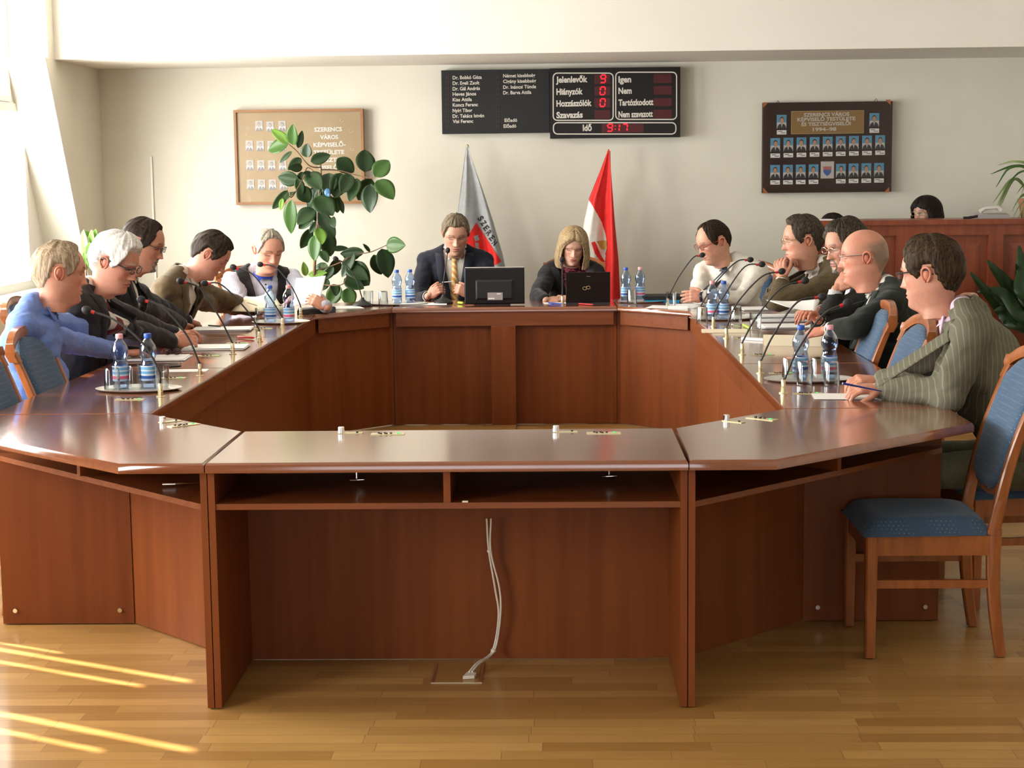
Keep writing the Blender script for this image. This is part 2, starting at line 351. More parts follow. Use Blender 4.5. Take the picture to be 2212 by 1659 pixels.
# ------------------------------------------------------------------ the conference table ring
WH = .7125; AI = 1.130; BO = 1.709; GD = .676; DD = .617; CC = .430; LS = 4.192; EE = .256; TH = .759
YT = 2*DD+2*CC+LS; YC = YT/2
def mirror(mb, mx, my):
    o = MB(); o.v = [(-x if mx else x, YT-y if my else y, z) for x, y, z in mb.v]; o.f = [tuple(reversed(q)) if mx != my else q for q in mb.f]; o.mi = mb.mi; return o
def top_of(poly): return MB().prism(poly, TH-.030, TH, ins=.006, ch=.009)
def seam(poly, k):  # keep a hair's gap between neighbouring tops
    return poly
def caps(pts):      # round metal cover caps on a panel
    m = MB()
    for p, d in pts: m.tube([Vector(p), Vector(p)+Vector(d)*.006], [.0105, .008], 14)
    return m
UNITS = []
def end_unit(my, label):
    t = thing('conference_table', (0, YT if my else 0, 0), label, 'table', 'joined sections of the cherry wood conference table')
    UNITS.append((t, -WH, WH, (YT-DD if my else 0), (YT if my else DD)))
    P = lambda n, mb, m, l=None, sm=True: part(n, mirror(mb, False, my), m, t, sm, l)
    g = .0015
    P('tabletop', top_of([(-WH+g, 0), (WH-g, 0), (WH-g, DD), (-WH+g, DD)]), M['top'])
    for s in (-1, 1):
        x0, x1 = sorted((s*(WH-.0215), s*(WH-.0015))); P('side_panel', MB().box(x0, x1, .03, .56, .004, TH-.03), M['wood_v'])
    P('modesty_panel', MB().box(-WH+.022, WH-.022, .535, .555, .004, TH-.03), M['wood_v'])
    P('apron', MB().box(-WH+.022, WH-.022, .590, .602, .640, TH-.03), M['wood_h'])
    P('shelf', MB().box(-WH+.022, WH-.022, .035, .533, .612, .630), M['wood_h'])
    P('divider', MB().box(-.0105, .0105, .037, .5, .6302, TH-.0302), M['wood_v'])
    P('rail', MB().box(-WH+.022, WH-.022, .505, .533, .545, .611), M['wood_h'])
    if my:
        P('centre_post', MB().box(-.084, .070, .602, .650, .012, .640), M['wood_v'])
    return t
end_unit(False, 'near end section of the cherry table ring, open shelf compartments facing the camera')
end_unit(True, 'far end section of the cherry table ring, carrying the monitor and black laptop')
def corner_unit(mx, my, label):
    t = thing('conference_table', ((-1 if mx else 1)*1.2, YT-.6 if my else .6, 0), label, 'table', 'joined sections of the cherry wood conference table')
    UNITS.append((t, -BO if mx else WH, -WH if mx else BO, (YT-DD-CC if my else 0), (YT if my else DD+CC)))
    P = lambda n, mb, m, sm=True: part(n, mirror(mb, mx, my), m, t, sm)
    g = .0015
    P('tabletop', top_of([(WH+g, 0), (WH+EE, 0), (BO, GD), (BO, DD+CC-g), (AI, DD+CC-g), (WH+g, DD+.0)]), M['top'])
    P('side_panel', MB().box(WH+.0015, WH+.0215, .03, .56, .004, TH-.03), M['wood_v'])
    P('side_panel', MB().box(1.200, 1.676, .990, 1.010, .004, TH-.03), M['wood_v'])
    P('modesty_panel', MB().prism([(WH+.022, .535), (WH+.022, .560), (1.185, 1.010), (1.199, .995)], .004, TH-.03), M['wood_v'])
    P('apron', MB().prism([(WH+.022, .590), (WH+.020, .602), (1.126, 1.005), (1.132, .996)], .640, TH-.03), M['wood_h'])
    P('shelf', MB().prism([(WH+.022, .036), (WH+.022, .534), (1.199, .989), (1.672, .989), (1.672, .960)], .612, .630), M['wood_h'])
    c = Vector((1.24, .52, 0)); d = Vector((.94, .924, 0)).normalized(); n_ = Vector((-d.y, d.x, 0)); q = [c+n_*.0-d*.010, c-d*.010+n_*.35, c+d*.010+n_*.35, c+d*.010]
    P('divider', MB().prism([(v.x, v.y) for v in q], .6302, TH-.0302), M['wood_v'])
    if not my:
        for bx_ in (1.630, 1.250): part('bolt_cap', mirror(caps([((bx_, .990, .053), (0, -1, 0))]), mx, my), M['chrome'], t)
    return t
corner_unit(True, False, 'angled near left corner section of the conference table, in front of the two left chairs')
corner_unit(False, False, 'angled near right corner section of the conference table, beside the foreground chair')
corner_unit(True, True, 'angled far left corner section of the table ring, by the man in black vest')
corner_unit(False, True, 'angled far right corner section of the table ring, by the man in white shirt')
def side_unit(mx, k, label):
    u = LS/3; y0, y1 = DD+CC+u*k, DD+CC+u*(k+1)
    t = thing('conference_table', ((-1 if mx else 1)*1.42, (y0+y1)/2, 0), label, 'table', 'joined sections of the cherry wood conference table')
    UNITS.append((t, -BO if mx else AI, -AI if mx else BO, y0, y1))
    P = lambda n, mb, m, sm=True: part(n, mirror(mb, mx, False), m, t, sm)
    g = .0015
    P('tabletop', top_of([(AI, y0+g), (BO, y0+g), (BO, y1-g), (AI, y1-g)]), M['top'])
    for y in (y0+.0015, y1-.0215): P('side_panel', MB().box(1.200, 1.676, y, y+.020, .004, TH-.03), M['wood_v'])
    P('modesty_panel', MB().box(1.178, 1.198, y0+.002, y1-.002, .004, TH-.03), M['wood_v'])
    P('apron', MB().box(1.138, 1.150, y0+.0025, y1-.0025, .640, TH-.03), M['wood_y'])
    P('shelf', MB().box(1.200, 1.672, y0+.022, y1-.022, .612, .630), M['wood_y'])
    P('divider', MB().box(1.22, 1.670, (y0+y1)/2-.01, (y0+y1)/2+.01, .6302, TH-.0302), M['wood_v'])
for mx, sd_ in ((True, 'left'), (False, 'right')):
    for k, l in enumerate(('nearest straight %s side section of the conference table, holding the near tray', 'middle straight %s side section of the conference table, between its neighbours', 'farthest straight %s side section of the conference table, holding the far tray')):
        side_unit(mx, k, l % sd_)
# cable, floor outlet, duct
cb = MB()
import itertools
def catm(pts, n=8):
    pts = [Vector(p) for p in pts]; out = []
    P_ = [pts[0]*2-pts[1]]+pts+[pts[-1]*2-pts[-2]]
    for i in range(1, len(P_)-2):
        for k in range(n):
            t = k/n; a, b, c, d = P_[i-1:i+3]
            out.append(.5*((2*b)+(c-a)*t+(2*a-5*b+4*c-d)*t*t+(-a+3*b-3*c+d)*t**3))
    return out+[pts[-1]]
cx = [aty(x, y, .50) for x, y in ((1056, 1120), (1058, 1190), (1074, 1270), (1079, 1330), (1066, 1405))]
e0 = Vector((.068, .40, .030)); e1 = Vector((.045, .352, .016))
for dx in (-.0045, .0045):
    q = catm([p+Vector((dx*(1.6 if i in (0, 2) else .7), 0, 0)) for i, p in enumerate(cx)]+[e0+Vector((dx, 0, 0)), e1+Vector((dx, 0, 0))]); cb.tube(q, .0032, 8)
for i in (1, 4): cb.lathe([(.009, -.004), (.009, .004)], cx[i], 10)
solo('power_cable', cb, M['cable'], 'pair of white cables tied together hanging under the near table section', 'cable')
fp = thing('floor_outlet', (.005, .37, 0), 'wood-covered floor outlet lid in the parquet, under the near table section', 'floor outlet')
fb = MB().box(-.078, -.068, .283, .50, 0, .0025).box(.074, .084, .283, .50, 0, .0025).box(-.068, .074, .283, .291, 0, .0025)
part('frame', fb, M['brass'], fp, False); part('lid', MB().box(-.067, .073, .292, .49, 0, .0018), M['floor'], fp, False)
solo('cable_outlet_flap', MB().prism([(.022, .315), (.058, .322), (.064, .352), (.034, .362)], .0026, .013), M['cable'], 'small pale flap over the white cables on the floor outlet', 'outlet flap', smooth=False)
solo('cable_duct', MB().prism([(-.098, 4.6), (.058, 4.6), (.070, 5.905-.272), (-.084, 5.905-.272)], .0005, .011), M['floor'], 'flat pale wood duct cover on the floor inside the table ring', 'cable duct', smooth=False)
solo('fallen_scrap', MB().box(.045, .062, .036, .046, .6302, .6345), M['cream'], 'tiny pale paper scrap on the near open shelf', 'paper scrap', smooth=False)

# ------------------------------------------------------------------ chairs (built facing +x at the origin)
def make_chair(label, group='blue upholstered wooden chairs'):
    t = thing('conference_chair', (0, 0, 0), label, 'chair', group)
    W2 = .205; wm = M['chairwood']
    seat = MB(); nx, ny = 14, 12; top = []; 
    for i in range(nx+1):
        for j in range(ny+1):
            u, v = i/nx*2-1, j/ny*2-1; x = .02+u*.215; y = v*(.215+.012*u)
            x2, y2 = x, y; e = max(abs(u), abs(v)); k = (1-abs(u)**5)*(1-abs(v)**5)
            seat.v.append((x2, y2, .412+.058*k**.35)) if 1 else 0
    for i in range(nx):
        for j in range(ny): a = i*(ny+1)+j; seat.f.append((a, a+ny+1, a+ny+2, a+1))
    n0 = len(seat.v); ring = [i*(ny+1) for i in range(nx+1)]+[nx*(ny+1)+j for j in range(1, ny+1)]+[i*(ny+1)+ny for i in range(nx-1, -1, -1)]+[j for j in range(ny-1, 0, -1)]
    seat.f.append(tuple(ring)); seat.mi = [0]*len(seat.f)
    part('seat', seat, M['uph'], t, 'all')
    def bar(p0, p1, w0, w1, d0, d1, n=1, curve=None):
        mb = MB(); K = 14; vs = []
        for i in range(K+1):
            s = i/K; p = Vector(p0).lerp(Vector(p1), s); 
            if curve: p = p+Vector(curve(s))
            a, b = (w0+(w1-w0)*s)/2, (d0+(d1-d0)*s)/2
            for x, y in ((-b, -a*.7), (-b*.7, -a), (b*.7, -a), (b, -a*.7), (b, a*.7), (b*.7, a), (-b*.7, a), (-b, a*.7)): vs.append(p+Vector((x, y, 0)))
        fs = [(i*8+k, i*8+(k+1)%8, (i+1)*8+(k+1)%8, (i+1)*8+k) for i in range(K) for k in range(8)]+[tuple(range(7, -1, -1)), tuple(K*8+k for k in range(8))]
        return mb.add(vs, fs)
    for s in (-1, 1):
        part('leg', bar((.205, s*.195, .004), (.205, s*.195, .412), .032, .038, .032, .040), wm, t)
        part('leg', bar((-.225, s*.185, .004), (-.195, s*.185, .43), .030, .034, .034, .046, curve=lambda q: (.012*math.sin(q*PI), 0, 0)), wm, t)
        mb = bar((-.195, s*.185, .43), (-.335, s*.198, .915), .030, .026, .040, .028, curve=lambda q: (.018*math.sin(q*PI), 0, 0)); part('back_post', mb, wm, t)
        part('side_rail', MB().box(-.19, .19, s*.19-.011, s*.19+.011, .345, .410), wm, t, False)
        part('stretcher', MB().box(-.20, .20, s*.19-.008, s*.19+.008, .235, .262), wm, t, False)
    part('front_rail', MB().box(.196, .216, -.175, .175, .345, .410), wm, t, False)
    part('rear_rail', MB().box(-.200, -.180, -.17, .17, .345, .410), wm, t, False)
    def bx(z): return -.195-.14*(z-.43)/.485+.018*math.sin(min(1, (z-.43)/.485)*PI)
    # crest: arch between the two posts with square shoulders
    cr = MB(); K = 24; vs = []
    for i in range(K+1):
        s = i/K*2-1; y = s*.222; arch = .075*max(0, 1-abs(s)**2.3)
        zl = .908+arch*.82; zt = zl+(.050 if abs(s) > .93 else .040); x = bx(zl)-.012; dx = .012*(1-s*s)
        for px, pz in ((.020, zl), (.024, (zl+zt)/2), (.016, zt), (-.012, zt), (-.018, (zl+zt)/2), (-.014, zl)): vs.append((x-dx+px, y, pz))
    cr.add(vs, [(i*6+k, i*6+(k+1)%6, (i+1)*6+(k+1)%6, (i+1)*6+k) for i in range(K) for k in range(6)]+[tuple(range(5, -1, -1)), tuple(K*6+k for k in range(6))])
    for s in (-1, 1): cr.add(*(lambda q: (q.v, q.f))(bar((bx(.885)-.004, s*.2, .884), (bx(.93)-.008, s*.2, .925), .040, .046, .044, .046)))
    part('crest_rail', cr, wm, t)
    bp = MB(); nz, ny = 22, 14; front = []; back = []
    for i in range(nz+1):
        z = .535+(.965-.535)*i/nz
        zz = (z-.535)/.43; hw = .178*(1-max(0, (.18-zz)/.18)**2*.75)
        for j in range(ny+1):
            s = j/ny*2-1; y = s*hw; ztop = .895+.075*max(0, 1-abs(s)**2.2); z2 = min(z, ztop)
            k = (1-abs(s)**4)*min(1, max(0, (ztop-z2)/.03))*min(1, zz/.08)
            front.append((bx(z2)+.010+.020*max(k, 0)**.5-.012*(1-s*s), y, z2)); back.append((bx(z2)-.012-.010*max(k, 0)**.5-.012*(1-s*s), y, z2))
    n = len(front); bp.v = front+back
    for i in range(nz):
        for j in range(ny): a = i*(ny+1)+j; bp.f += [(a, a+1, a+ny+2, a+ny+1), (n+a, n+a+ny+1, n+a+ny+2, n+a+1)]
    for j in range(ny): bp.f += [(j, n+j, n+j+1, j+1), (nz*(ny+1)+j, nz*(ny+1)+j+1, n+nz*(ny+1)+j+1, n+nz*(ny+1)+j)]
    for i in range(nz): a = i*(ny+1); b = a+ny; bp.f += [(a, a+ny+1, n+a+ny+1, n+a), (b, n+b, n+b+ny+1, b+ny+1)]
    bp.mi = [0]*len(bp.f)
    part('backrest', bp, M['uph'], t, 'all')
    lr = MB(); 
    lr.tube(catm([(bx(.60), -.188, .61), (bx(.55)-.004, -.12, .548), (bx(.53)-.010, 0, .524), (bx(.55)-.004, .12, .548), (bx(.60), .188, .61)], 5), .012, 8); part('lower_rail', lr, wm, t)
    return t
ch = make_chair('blue upholstered wooden chair in the right foreground, empty, seat fully in view')
ch.location = (1.555, .735, 0); ch.rotation_euler = (0, 0, PI)
for x, y, rz, l in (
    (1.46, 1.97, PI+.03, 'empty blue wooden chair pushed in just beyond the man in the green pinstripe jacket'),
    (1.46, 2.73, PI+.02, 'empty blue wooden chair pushed in beside the bald man'),
    (2.03, 1.36, PI+.10, 'blue wooden chair under the man in the green pinstripe jacket'),
    (1.93, 3.14, PI, 'blue wooden chair under the bald man in the dark jacket'),
    (1.95, 3.80, PI, 'blue wooden chair under the man with curly dark hair, mostly hidden'),
    (2.00, 4.58, PI, 'blue wooden chair under the grey-haired man in the brown jacket'),
    (1.44, 5.97, -2.09, 'blue wooden chair under the man in the white shirt and dark tie'),
    (-1.455, 1.80, -.04, 'empty blue wooden chair on the left, arched crest rail fully in view'),
    (-1.48, 1.30, 0, 'empty blue wooden chair cut off by the left edge of the photo'),
    (-2.06, 2.22, 0, 'blue wooden chair under the man in the blue shirt'),
    (-2.05, 2.86, 0, 'blue wooden chair under the white-haired man'),
    (-2.06, 3.54, 0, 'blue wooden chair under the bearded man with short dark hair'),
    (-2.02, 4.48, 0, 'blue wooden chair under the man in the olive corduroy jacket'),
    (-1.58, 5.92, -1.13, 'blue wooden chair under the man in the black vest'),
    (-.37, 6.82, -PI/2, 'blue wooden chair under the man in the dark suit'),
    (.46, 6.80, -PI/2, 'blue wooden chair under the blonde woman')):
    dup(ch, (x, y, 0), rz, l)
# ------------------------------------------------------------------ writing
def text_mb(body, h, width=None, bold=.0, align='LEFT', shear=0):
    cu = bpy.data.curves.new('t', 'FONT'); cu.body = body; cu.size = 1; cu.offset = bold; cu.extrude = .004; cu.resolution_u = 3; cu.shear = shear
    o = bpy.data.objects.new('t', cu); COL.objects.link(o); dg = bpy.context.evaluated_depsgraph_get(); dg.update()
    me = o.evaluated_get(dg).to_mesh(); mb = MB(); mb.v = [tuple(v.co) for v in me.vertices]; mb.f = [tuple(p.vertices) for p in me.polygons]; mb.mi = [0]*len(mb.f)
    o.evaluated_get(dg).to_mesh_clear(); bpy.data.objects.remove(o); bpy.data.curves.remove(cu)
    if not mb.v: return mb, 0
    xs = [v[0] for v in mb.v]; x0, x1 = min(xs), max(xs); s = h/.70; sx = (width/(x1-x0)) if width else s
    ox = {'LEFT': x0, 'CENTER': (x0+x1)/2}[align]
    mb.v = [((x-ox)*sx, y*s, z) for x, y, z in mb.v]; return mb, (x1-x0)*sx
def wall_text(name, body, p, h, width, mat_, parent, bold=.02, align='LEFT', tilt=0, shear=0, d=.001):
    mb, _ = text_mb(body, h, width, bold, align, shear); q = MB(); c, s_ = math.cos(tilt), math.sin(tilt)
    q.v = [(p.x+x*c-y*s_, p.y-d*(z/.004), p.z+x*s_+y*c) for x, y, z in mb.v]; q.f = mb.f; q.mi = mb.mi
    return part(name, q, mat_, parent, False)
PXM = F/12.72     # pixels per metre at the back wall
M['lettering'] = mat('white_lettering', (.62, .58, .52), .5)
M['amber'] = mat('dim_amber', (.045, .028, .018), .5)
M['dkred'] = mat('unlit_red_display', (.060, .004, .006), .35)
M['ledred'] = mat('lit_red_digits', (.6, .0, .01), .4, emit=(1, .012, .02), es=2.2)
YBD = 7.915
bd = thing('voting_board', (0, YBD+.04, 2.1), 'black board listing names in white, left half of the voting display on the wall', 'scoreboard')
pA, pB = aty(953, 152, YBD), aty(1187, 286.5, YBD)
part('housing', MB().box(pA.x, pB.x, YBD, YB-.004, pB.z, pA.z), M['blackm'], bd, False)
rows = [167.5, 179.5, 191.5, 203, 215, 226.5, 238.5, 250.5, 262, 274]
names = ['Dr. Bobkó Géza', 'Dr. Egeli Zsolt', 'Dr. Gál András', 'Heves János', 'Kiss Attila', 'Koncz Ferenc', 'Nyíri Tibor', 'Dr. Takács István', 'Visi Ferenc']
wid = [62, 57, 58, 50, 41, 54, 42, 67, 44]
for nme, y, wp in zip(names, rows, wid): wall_text('lettering', nme, aty(978, y+4, YBD-.001), 7.2/PXM, wp/PXM, M['lettering'], bd, tilt=.010)
for nme, y, wp, x in (('Német kisebbség', 163.5, 68, 1087), ('Cigány kisebbség', 175.5, 70, 1087), ('Dr. Ináncsi Tünde', 188, 70, 1087), ('Dr. Barva Attila', 200, 60, 1087), ('Előadó', 259.5, 27, 1090), ('Előadó', 272, 27, 1088)):
    wall_text('lettering', nme, aty(x, y+4, YBD-.001), 7.2/PXM, wp/PXM, M['lettering'], bd, tilt=.010)
for x in (966, 1075):
    lm = MB()
    for y in rows:
        p = aty(x, y-1, YBD)
        for dx in (-.008, .006): lm.box(p.x+dx, p.x+dx+.005, YBD-.002, YBD, p.z-.017, p.z+.012)
    part('indicator_lights', lm, M['amber'], bd, False)
b2 = thing('voting_display', (0, YBD+.03, 2.1), 'black electronic display with red digits and white rounded borders, right half of the board', 'scoreboard')
YD = 7.895
pA, pB = aty(1187, 148, YD), aty(1469.5, 296, YD)
part('housing', MB().box(pA.x, pB.x, YD, YB-.004, pB.z, pA.z), M['gloss'], b2, False)
def rrect(x0, y0, x1, y1, r=9, wd=.0042):
    pts = []
    for cx_, cy_, a0 in ((x1-r, y0+r, -90), (x1-r, y1-r, 0), (x0+r, y1-r, 90), (x0+r, y0+r, 180)):
        for k in range(5): a = math.radians(a0+k*22.5); pts.append((cx_+r*math.cos(a), cy_+r*math.sin(a)))
    P3 = [aty(x, y, YD-.001) for x, y in pts]; mb = MB(); n = len(P3); cc = sum(P3, Vector())/n
    vs = []
    for i, p in enumerate(P3):
        t = (P3[(i+1)%n]-P3[i-1]).normalized(); nn = Vector((-t.z, 0, t.x)); vs += [p+nn*wd, p-nn*wd, p+nn*wd-Vector((0, .002, 0)), p-nn*wd-Vector((0, .002, 0))]
    fs = []
    for i in range(n):
        a, b = i*4, ((i+1)%n)*4; fs += [(a+2, b+2, b+3, a+3), (a, a+2, b+2, b)[::-1], (a+1, a+3, b+3, b+1)]
    return mb.add(vs, fs)
for r_ in ((1195, 158, 1324.5, 260), (1330, 156, 1461.5, 258), (1195.5, 265, 1460, 289.5)): part('border', rrect(*r_), M['lettering'], b2, False)
for s_, x, y, wp in (('Jelenlevők', 1201, 178.5, 67), ('Hiányzók', 1202, 204.5, 56), ('Hozzászólók', 1202, 230, 75), ('Szavazás', 1202, 255, 56),
                     ('Igen', 1336, 178, 27), ('Nem', 1336, 202.5, 28), ('Tartózkodott', 1336, 228, 74), ('Nem szavazott', 1336, 253.5, 73), ('Idő', 1259, 282.5, 19)):
    wall_text('lettering', s_, aty(x, y, YD-.001), 12.5/PXM, wp/PXM, M['lettering'], b2, bold=.035, tilt=.008)
for x0, y0, x1, y1 in ((1284, 162, 1318, 181), (1284, 187, 1318, 206), (1284, 212, 1318, 232), (1284, 238, 1318, 257), (1412, 160, 1451, 179), (1412, 186, 1451, 204), (1412, 212, 1451, 229), (1412, 237, 1451, 255), (1300, 268, 1390, 286)):
    a, b = aty(x0, y0, YD), aty(x1, y1, YD); part('display_window', MB().box(a.x, b.x, YD-.0012, YD, b.z, a.z), M['dkred'], b2, False)
SEG = {'9': 'abcdfg', '0': 'abcdef', '1': 'bc', '7': 'abc'}
def digit(c, x, y, wpx=11, hpx=16):
    mb = MB(); p = aty(x, y, YD-.002); w_, h_ = wpx/PXM, hpx/PXM; t = .0045
    B = {'a': (0, w_, h_), 'g': (0, w_, h_/2), 'd': (0, w_, 0)}
    for s_ in SEG[c]:
        if s_ in B: zz = B[s_][2]; sh = .1*zz; mb.box(p.x+t*.6+sh, p.x+w_-t*.6+sh, p.y-.001, p.y, p.z+zz-t, p.z+zz+t)
        else:
            xx = w_ if s_ in 'bc' else 0; z0 = h_/2 if s_ in 'bf' else 0; mb.box(p.x+xx-t+.1*(z0+h_/4), p.x+xx+t+.1*(z0+h_/4), p.y-.001, p.y, p.z+z0+t, p.z+z0+h_/2-t)
    return mb
for c, x, y in (('9', 1297, 178.5), ('0', 1296, 204.5), ('0', 1296, 230)): part('digit', digit(c, x, y, 10), M['ledred'], b2, False)
for c, x in (('9', 1312), ('1', 1327), ('7', 1344)): part('digit', digit(c, x, 283.5, 10, 15), M['ledred'], b2, False)
p = aty(1329, 280, YD-.002); part('colon', MB().box(p.x-.003, p.x+.003, p.y-.001, p.y, p.z, p.z+.006).box(p.x-.003, p.x+.003, p.y-.001, p.y, p.z+.025, p.z+.031), M['ledred'], b2, False)

# ------------------------------------------------------------------ framed council pictures
SKN = mat('portrait_skin', (.55, .30, .18), .6); 
M['sky_card'] = mat('portrait_blue_backdrop', (.12, .33, .52), .6); M['suit_card'] = mat('portrait_suit', (.045, .045, .05), .6)
M['hair_card'] = mat('portrait_hair', (.05, .035, .03), .6); M['pale_card'] = mat('portrait_pale_card', (.60, .56, .52), .6)
M['grey_card'] = mat('portrait_grey', (.36, .33, .33), .6); M['greyskin'] = mat('portrait_grey_skin', (.55, .48, .43), .6)
def portrait(parent, cx_, cz_, Y, w_, h_, mats, seed, name='portrait_photo'):
    rnd = random.Random(seed); mb = MB(); bgm, hm, sm, su, wh = 0, 1, 2, 3, 4
    mb.box(cx_-w_/2, cx_+w_/2, Y-.002, Y, cz_-h_/2, cz_+h_/2, 0)
    mb.box(cx_-w_*.48, cx_+w_*.48, Y-.0026, Y-.002, cz_-h_*.48, cz_-h_*.05, 4)
    def disc(x, z, rx, rz, d, mi, a0=0, a1=360, n=14):
        vs = [(x+rx*math.cos(math.radians(a0+(a1-a0)*k/n)), Y-d, z+rz*math.sin(math.radians(a0+(a1-a0)*k/n))) for k in range(n+1)]
        mb.add([(x, Y-d, z)]+vs, [(0, k+1, k+2) for k in range(n)], mi)
    dx = rnd.uniform(-.03, .03)*w_
    disc(cx_+dx*.5, cz_-h_*.5, w_*.46, h_*.36, .0030, 3, 0, 180)
    mb.add([(cx_+dx-w_*.09, Y-.0034, cz_-h_*.14), (cx_+dx+w_*.09, Y-.0034, cz_-h_*.14), (cx_+dx, Y-.0034, cz_-h_*.42)], [(0, 2, 1)], 4)
    disc(cx_+dx, cz_+h_*.13, w_*.22, h_*.235, .0036, 1)
    disc(cx_+dx+rnd.uniform(-.01, .01)*w_, cz_+h_*.07, w_*.19, h_*.20, .0040, 2)
    return part(name, mb, mats, parent, False)
def quad_tilt(px, py, Y): return aty(px, py, Y)
YP = 7.955
fr = thing('framed_council_picture', (0, YP, 1.75), 'dark brown glazed council tableau of small colour portraits on the right of the back wall', 'picture')
a, b = aty(1648, 222, YP-.01), aty(1925, 414, YP-.01)
M['dkbrown'] = noisy(mat('dark_brown_panel', rough=.5), (.028, .010, .008), (.040, .014, .010), 6)
part('panel', MB().box(a.x, b.x, YP-.012, YB-.004, b.z, a.z), M['dkbrown'], fr, False)
part('glazing', MB().box(a.x+.002, b.x-.002, YP-.030, YP-.027, b.z+.002, a.z-.002), M['glaze'], fr, False)
def sc2(x, y): return 1630+x/6.9125, 200+y/6.9125       # positions read off an enlarged view
for (x, y) in ((160, 190), (2000, 150), (160, 1460), (1980, 1445)):
    p = aty(*sc2(x, y), YP-.032); s1 = 1 if x < 1000 else -1; s2 = -1 if y < 800 else 1
    part('corner_clip', MB().add([(p.x-s1*.016, YP-.033, p.z-s2*.022), (p.x+s1*.024, YP-.033, p.z-s2*.022), (p.x-s1*.016, YP-.033, p.z+s2*.020)], [(0, 1, 2) if s1*s2 > 0 else (0, 2, 1)]), M['chairwood'], fr, False)
for x in (350, 1815):
    p = aty(*sc2(x, 140 if x < 1000 else 110), YP-.02); part('hook', MB().tube([p+Vector((-.012, 0, -.01)), p+Vector((0, 0, .012)), p+Vector((.012, 0, -.01))], .0025, 6), M['black'], fr)
a, b = aty(*sc2(556, 285), YP-.014), aty(*sc2(1622, 600), YP-.014)
M['ochre'] = mat('ochre_title_panel', (.30, .175, .06), .5); M['gold'] = mat('pale_gold_line', (.52, .38, .16), .4)
part('title_border', MB().box(a.x-.004, b.x+.004, YP-.0135, YP-.012, b.z-.004, a.z+.004), M['gold'], fr, False)
part('title_panel', MB().box(a.x, b.x, YP-.015, YP-.0135, b.z, a.z), M['ochre'], fr, False)
for s_, y, x, wp in (('SZERENCS VÁROS', 352, 1075, 665), ('KÉPVISELŐ TESTÜLETE', 420, 1072, 850), ('ÉS TISZTSÉGVISELŐI', 492, 1068, 720), ('1994–98', 572, 1045, 345)):
    wall_text('title_lettering', s_, aty(*sc2(x, y), YP-.0155), 50/6.9125/PXM, wp/6.9125/PXM, M['lettering'], fr, bold=.03, align='CENTER', tilt=.010)
pm = [M['sky_card'], M['hair_card'], SKN, M['suit_card'], M['pale_card']]
pos = [(400, 435), (1783, 410)]+[(305+i*195.5, 783-i*5.5) for i in range(9)]+[(303+i*191, 1183-i*3) for i in range(4)]+[(1283+i*190, 1165-i*4) for i in range(4)]
for i, (x, y) in enumerate(pos):
    p = aty(*sc2(x, y), YP); portrait(fr, p.x, p.z, YP-.012, 143/6.9125/PXM, 200/6.9125/PXM, pm, i)
    q = aty(*sc2(x+(0 if i > 1 else 0), y+157), YP); part('name_card', MB().box(q.x-.036, q.x+.036, YP-.0135, YP-.012, q.z-.017, q.z+.015), M['paper'], fr, False)
    rn = random.Random(i); lt = MB()
    for k, (xa, xb) in enumerate(((-.026, .006), (-.004, .028))): lt.box(q.x+xa, q.x+xb, YP-.0138, YP-.0135, q.z+.0035-k*.011, q.z+.008-k*.011)
    part('name_line', lt, M['hair_card'], fr, False)
p = aty(*sc2(1082, 1155), YP); cm = MB().box(p.x-.05, p.x+.05, YP-.014, YP-.012, p.z-.064, p.z+.064, 0)
def shield(mb, cx_, cz_, w_, h_, Y, mi0, mi1):
    up = [(-1, .55), (1, .55), (1, 0), (-1, 0)]; lo = [(-1, 0), (1, 0), (.92, -.35), (.6, -.68), (.25, -.85), (0, -1), (-.25, -.85), (-.6, -.68), (-.92, -.35)]
    for q, mi in ((up, mi0), (lo, mi1)): mb.add([(cx_+x*w_/2, Y, cz_+z*h_/2) for x, z in q], [tuple(range(len(q)-1, -1, -1)) if mi == mi0 else tuple(range(len(q)-1, -1, -1))], mi)
shield(cm, p.x, p.z, .062, .095, YP-.0145, 1, 2)
part('crest', cm, [M['pale_card'], mat('crest_red', (.50, .16, .14), .6), mat('crest_blue', (.07, .14, .42), .6)], fr, False)
# pale picture on the left
f2 = thing('framed_council_picture', (-1.6, YP, 1.7), 'wooden framed beige council tableau with pale portraits, behind the rubber plant', 'picture')
a, b = aty(505, 238, YP), aty(789, 439.5, YP); t = .019
fm = MB()
for x0, x1, z0, z1 in ((a.x, b.x, a.z-t, a.z), (a.x, b.x, b.z, b.z+t), (a.x, a.x+t, b.z+t, a.z-t), (b.x-t, b.x, b.z+t, a.z-t)): fm.box(x0, x1, YP-.025, YB-.004, z0, z1)
part('frame', fm, wood('picture_frame_wood', (.24, .11, .045), (.34, .17, .07), .4, .2), f2, False)
M['tan'] = noisy(mat('tan_backing', rough=.35, coat=.6), (.46, .34, .20), (.50, .37, .22), 5)
part('backing', MB().box(a.x+t, b.x-t, YP-.008, YB-.02, b.z+t, a.z-t), M['tan'], f2, False)
part('glazing', MB().box(a.x+t, b.x-t, YP-.019, YP-.016, b.z+t, a.z-t), M['glaze'], f2, False)
def sc3(x, y): return 500+x/6.9125, 220+y/6.9125
M['whitelet'] = mat('white_painted_letters', (.85, .82, .76), .5)
for s_, y, x, wp in (('SZERENCS', 440, 1445, 415), ('VÁROS', 555, 1460, 270), ('KÉPVISELŐ-', 668, 1465, 480), ('TESTÜLETE', 782, 1455, 460), ('ÉS TISZTSÉG-', 895, 1490, 560), ('VISELŐI', 1010, 1455, 330)):
    wall_text('title_lettering', s_, aty(*sc3(x, y), YP-.0095), 58/6.9125/PXM, wp/6.9125/PXM, M['whitelet'], f2, bold=.035, align='CENTER', tilt=.010)
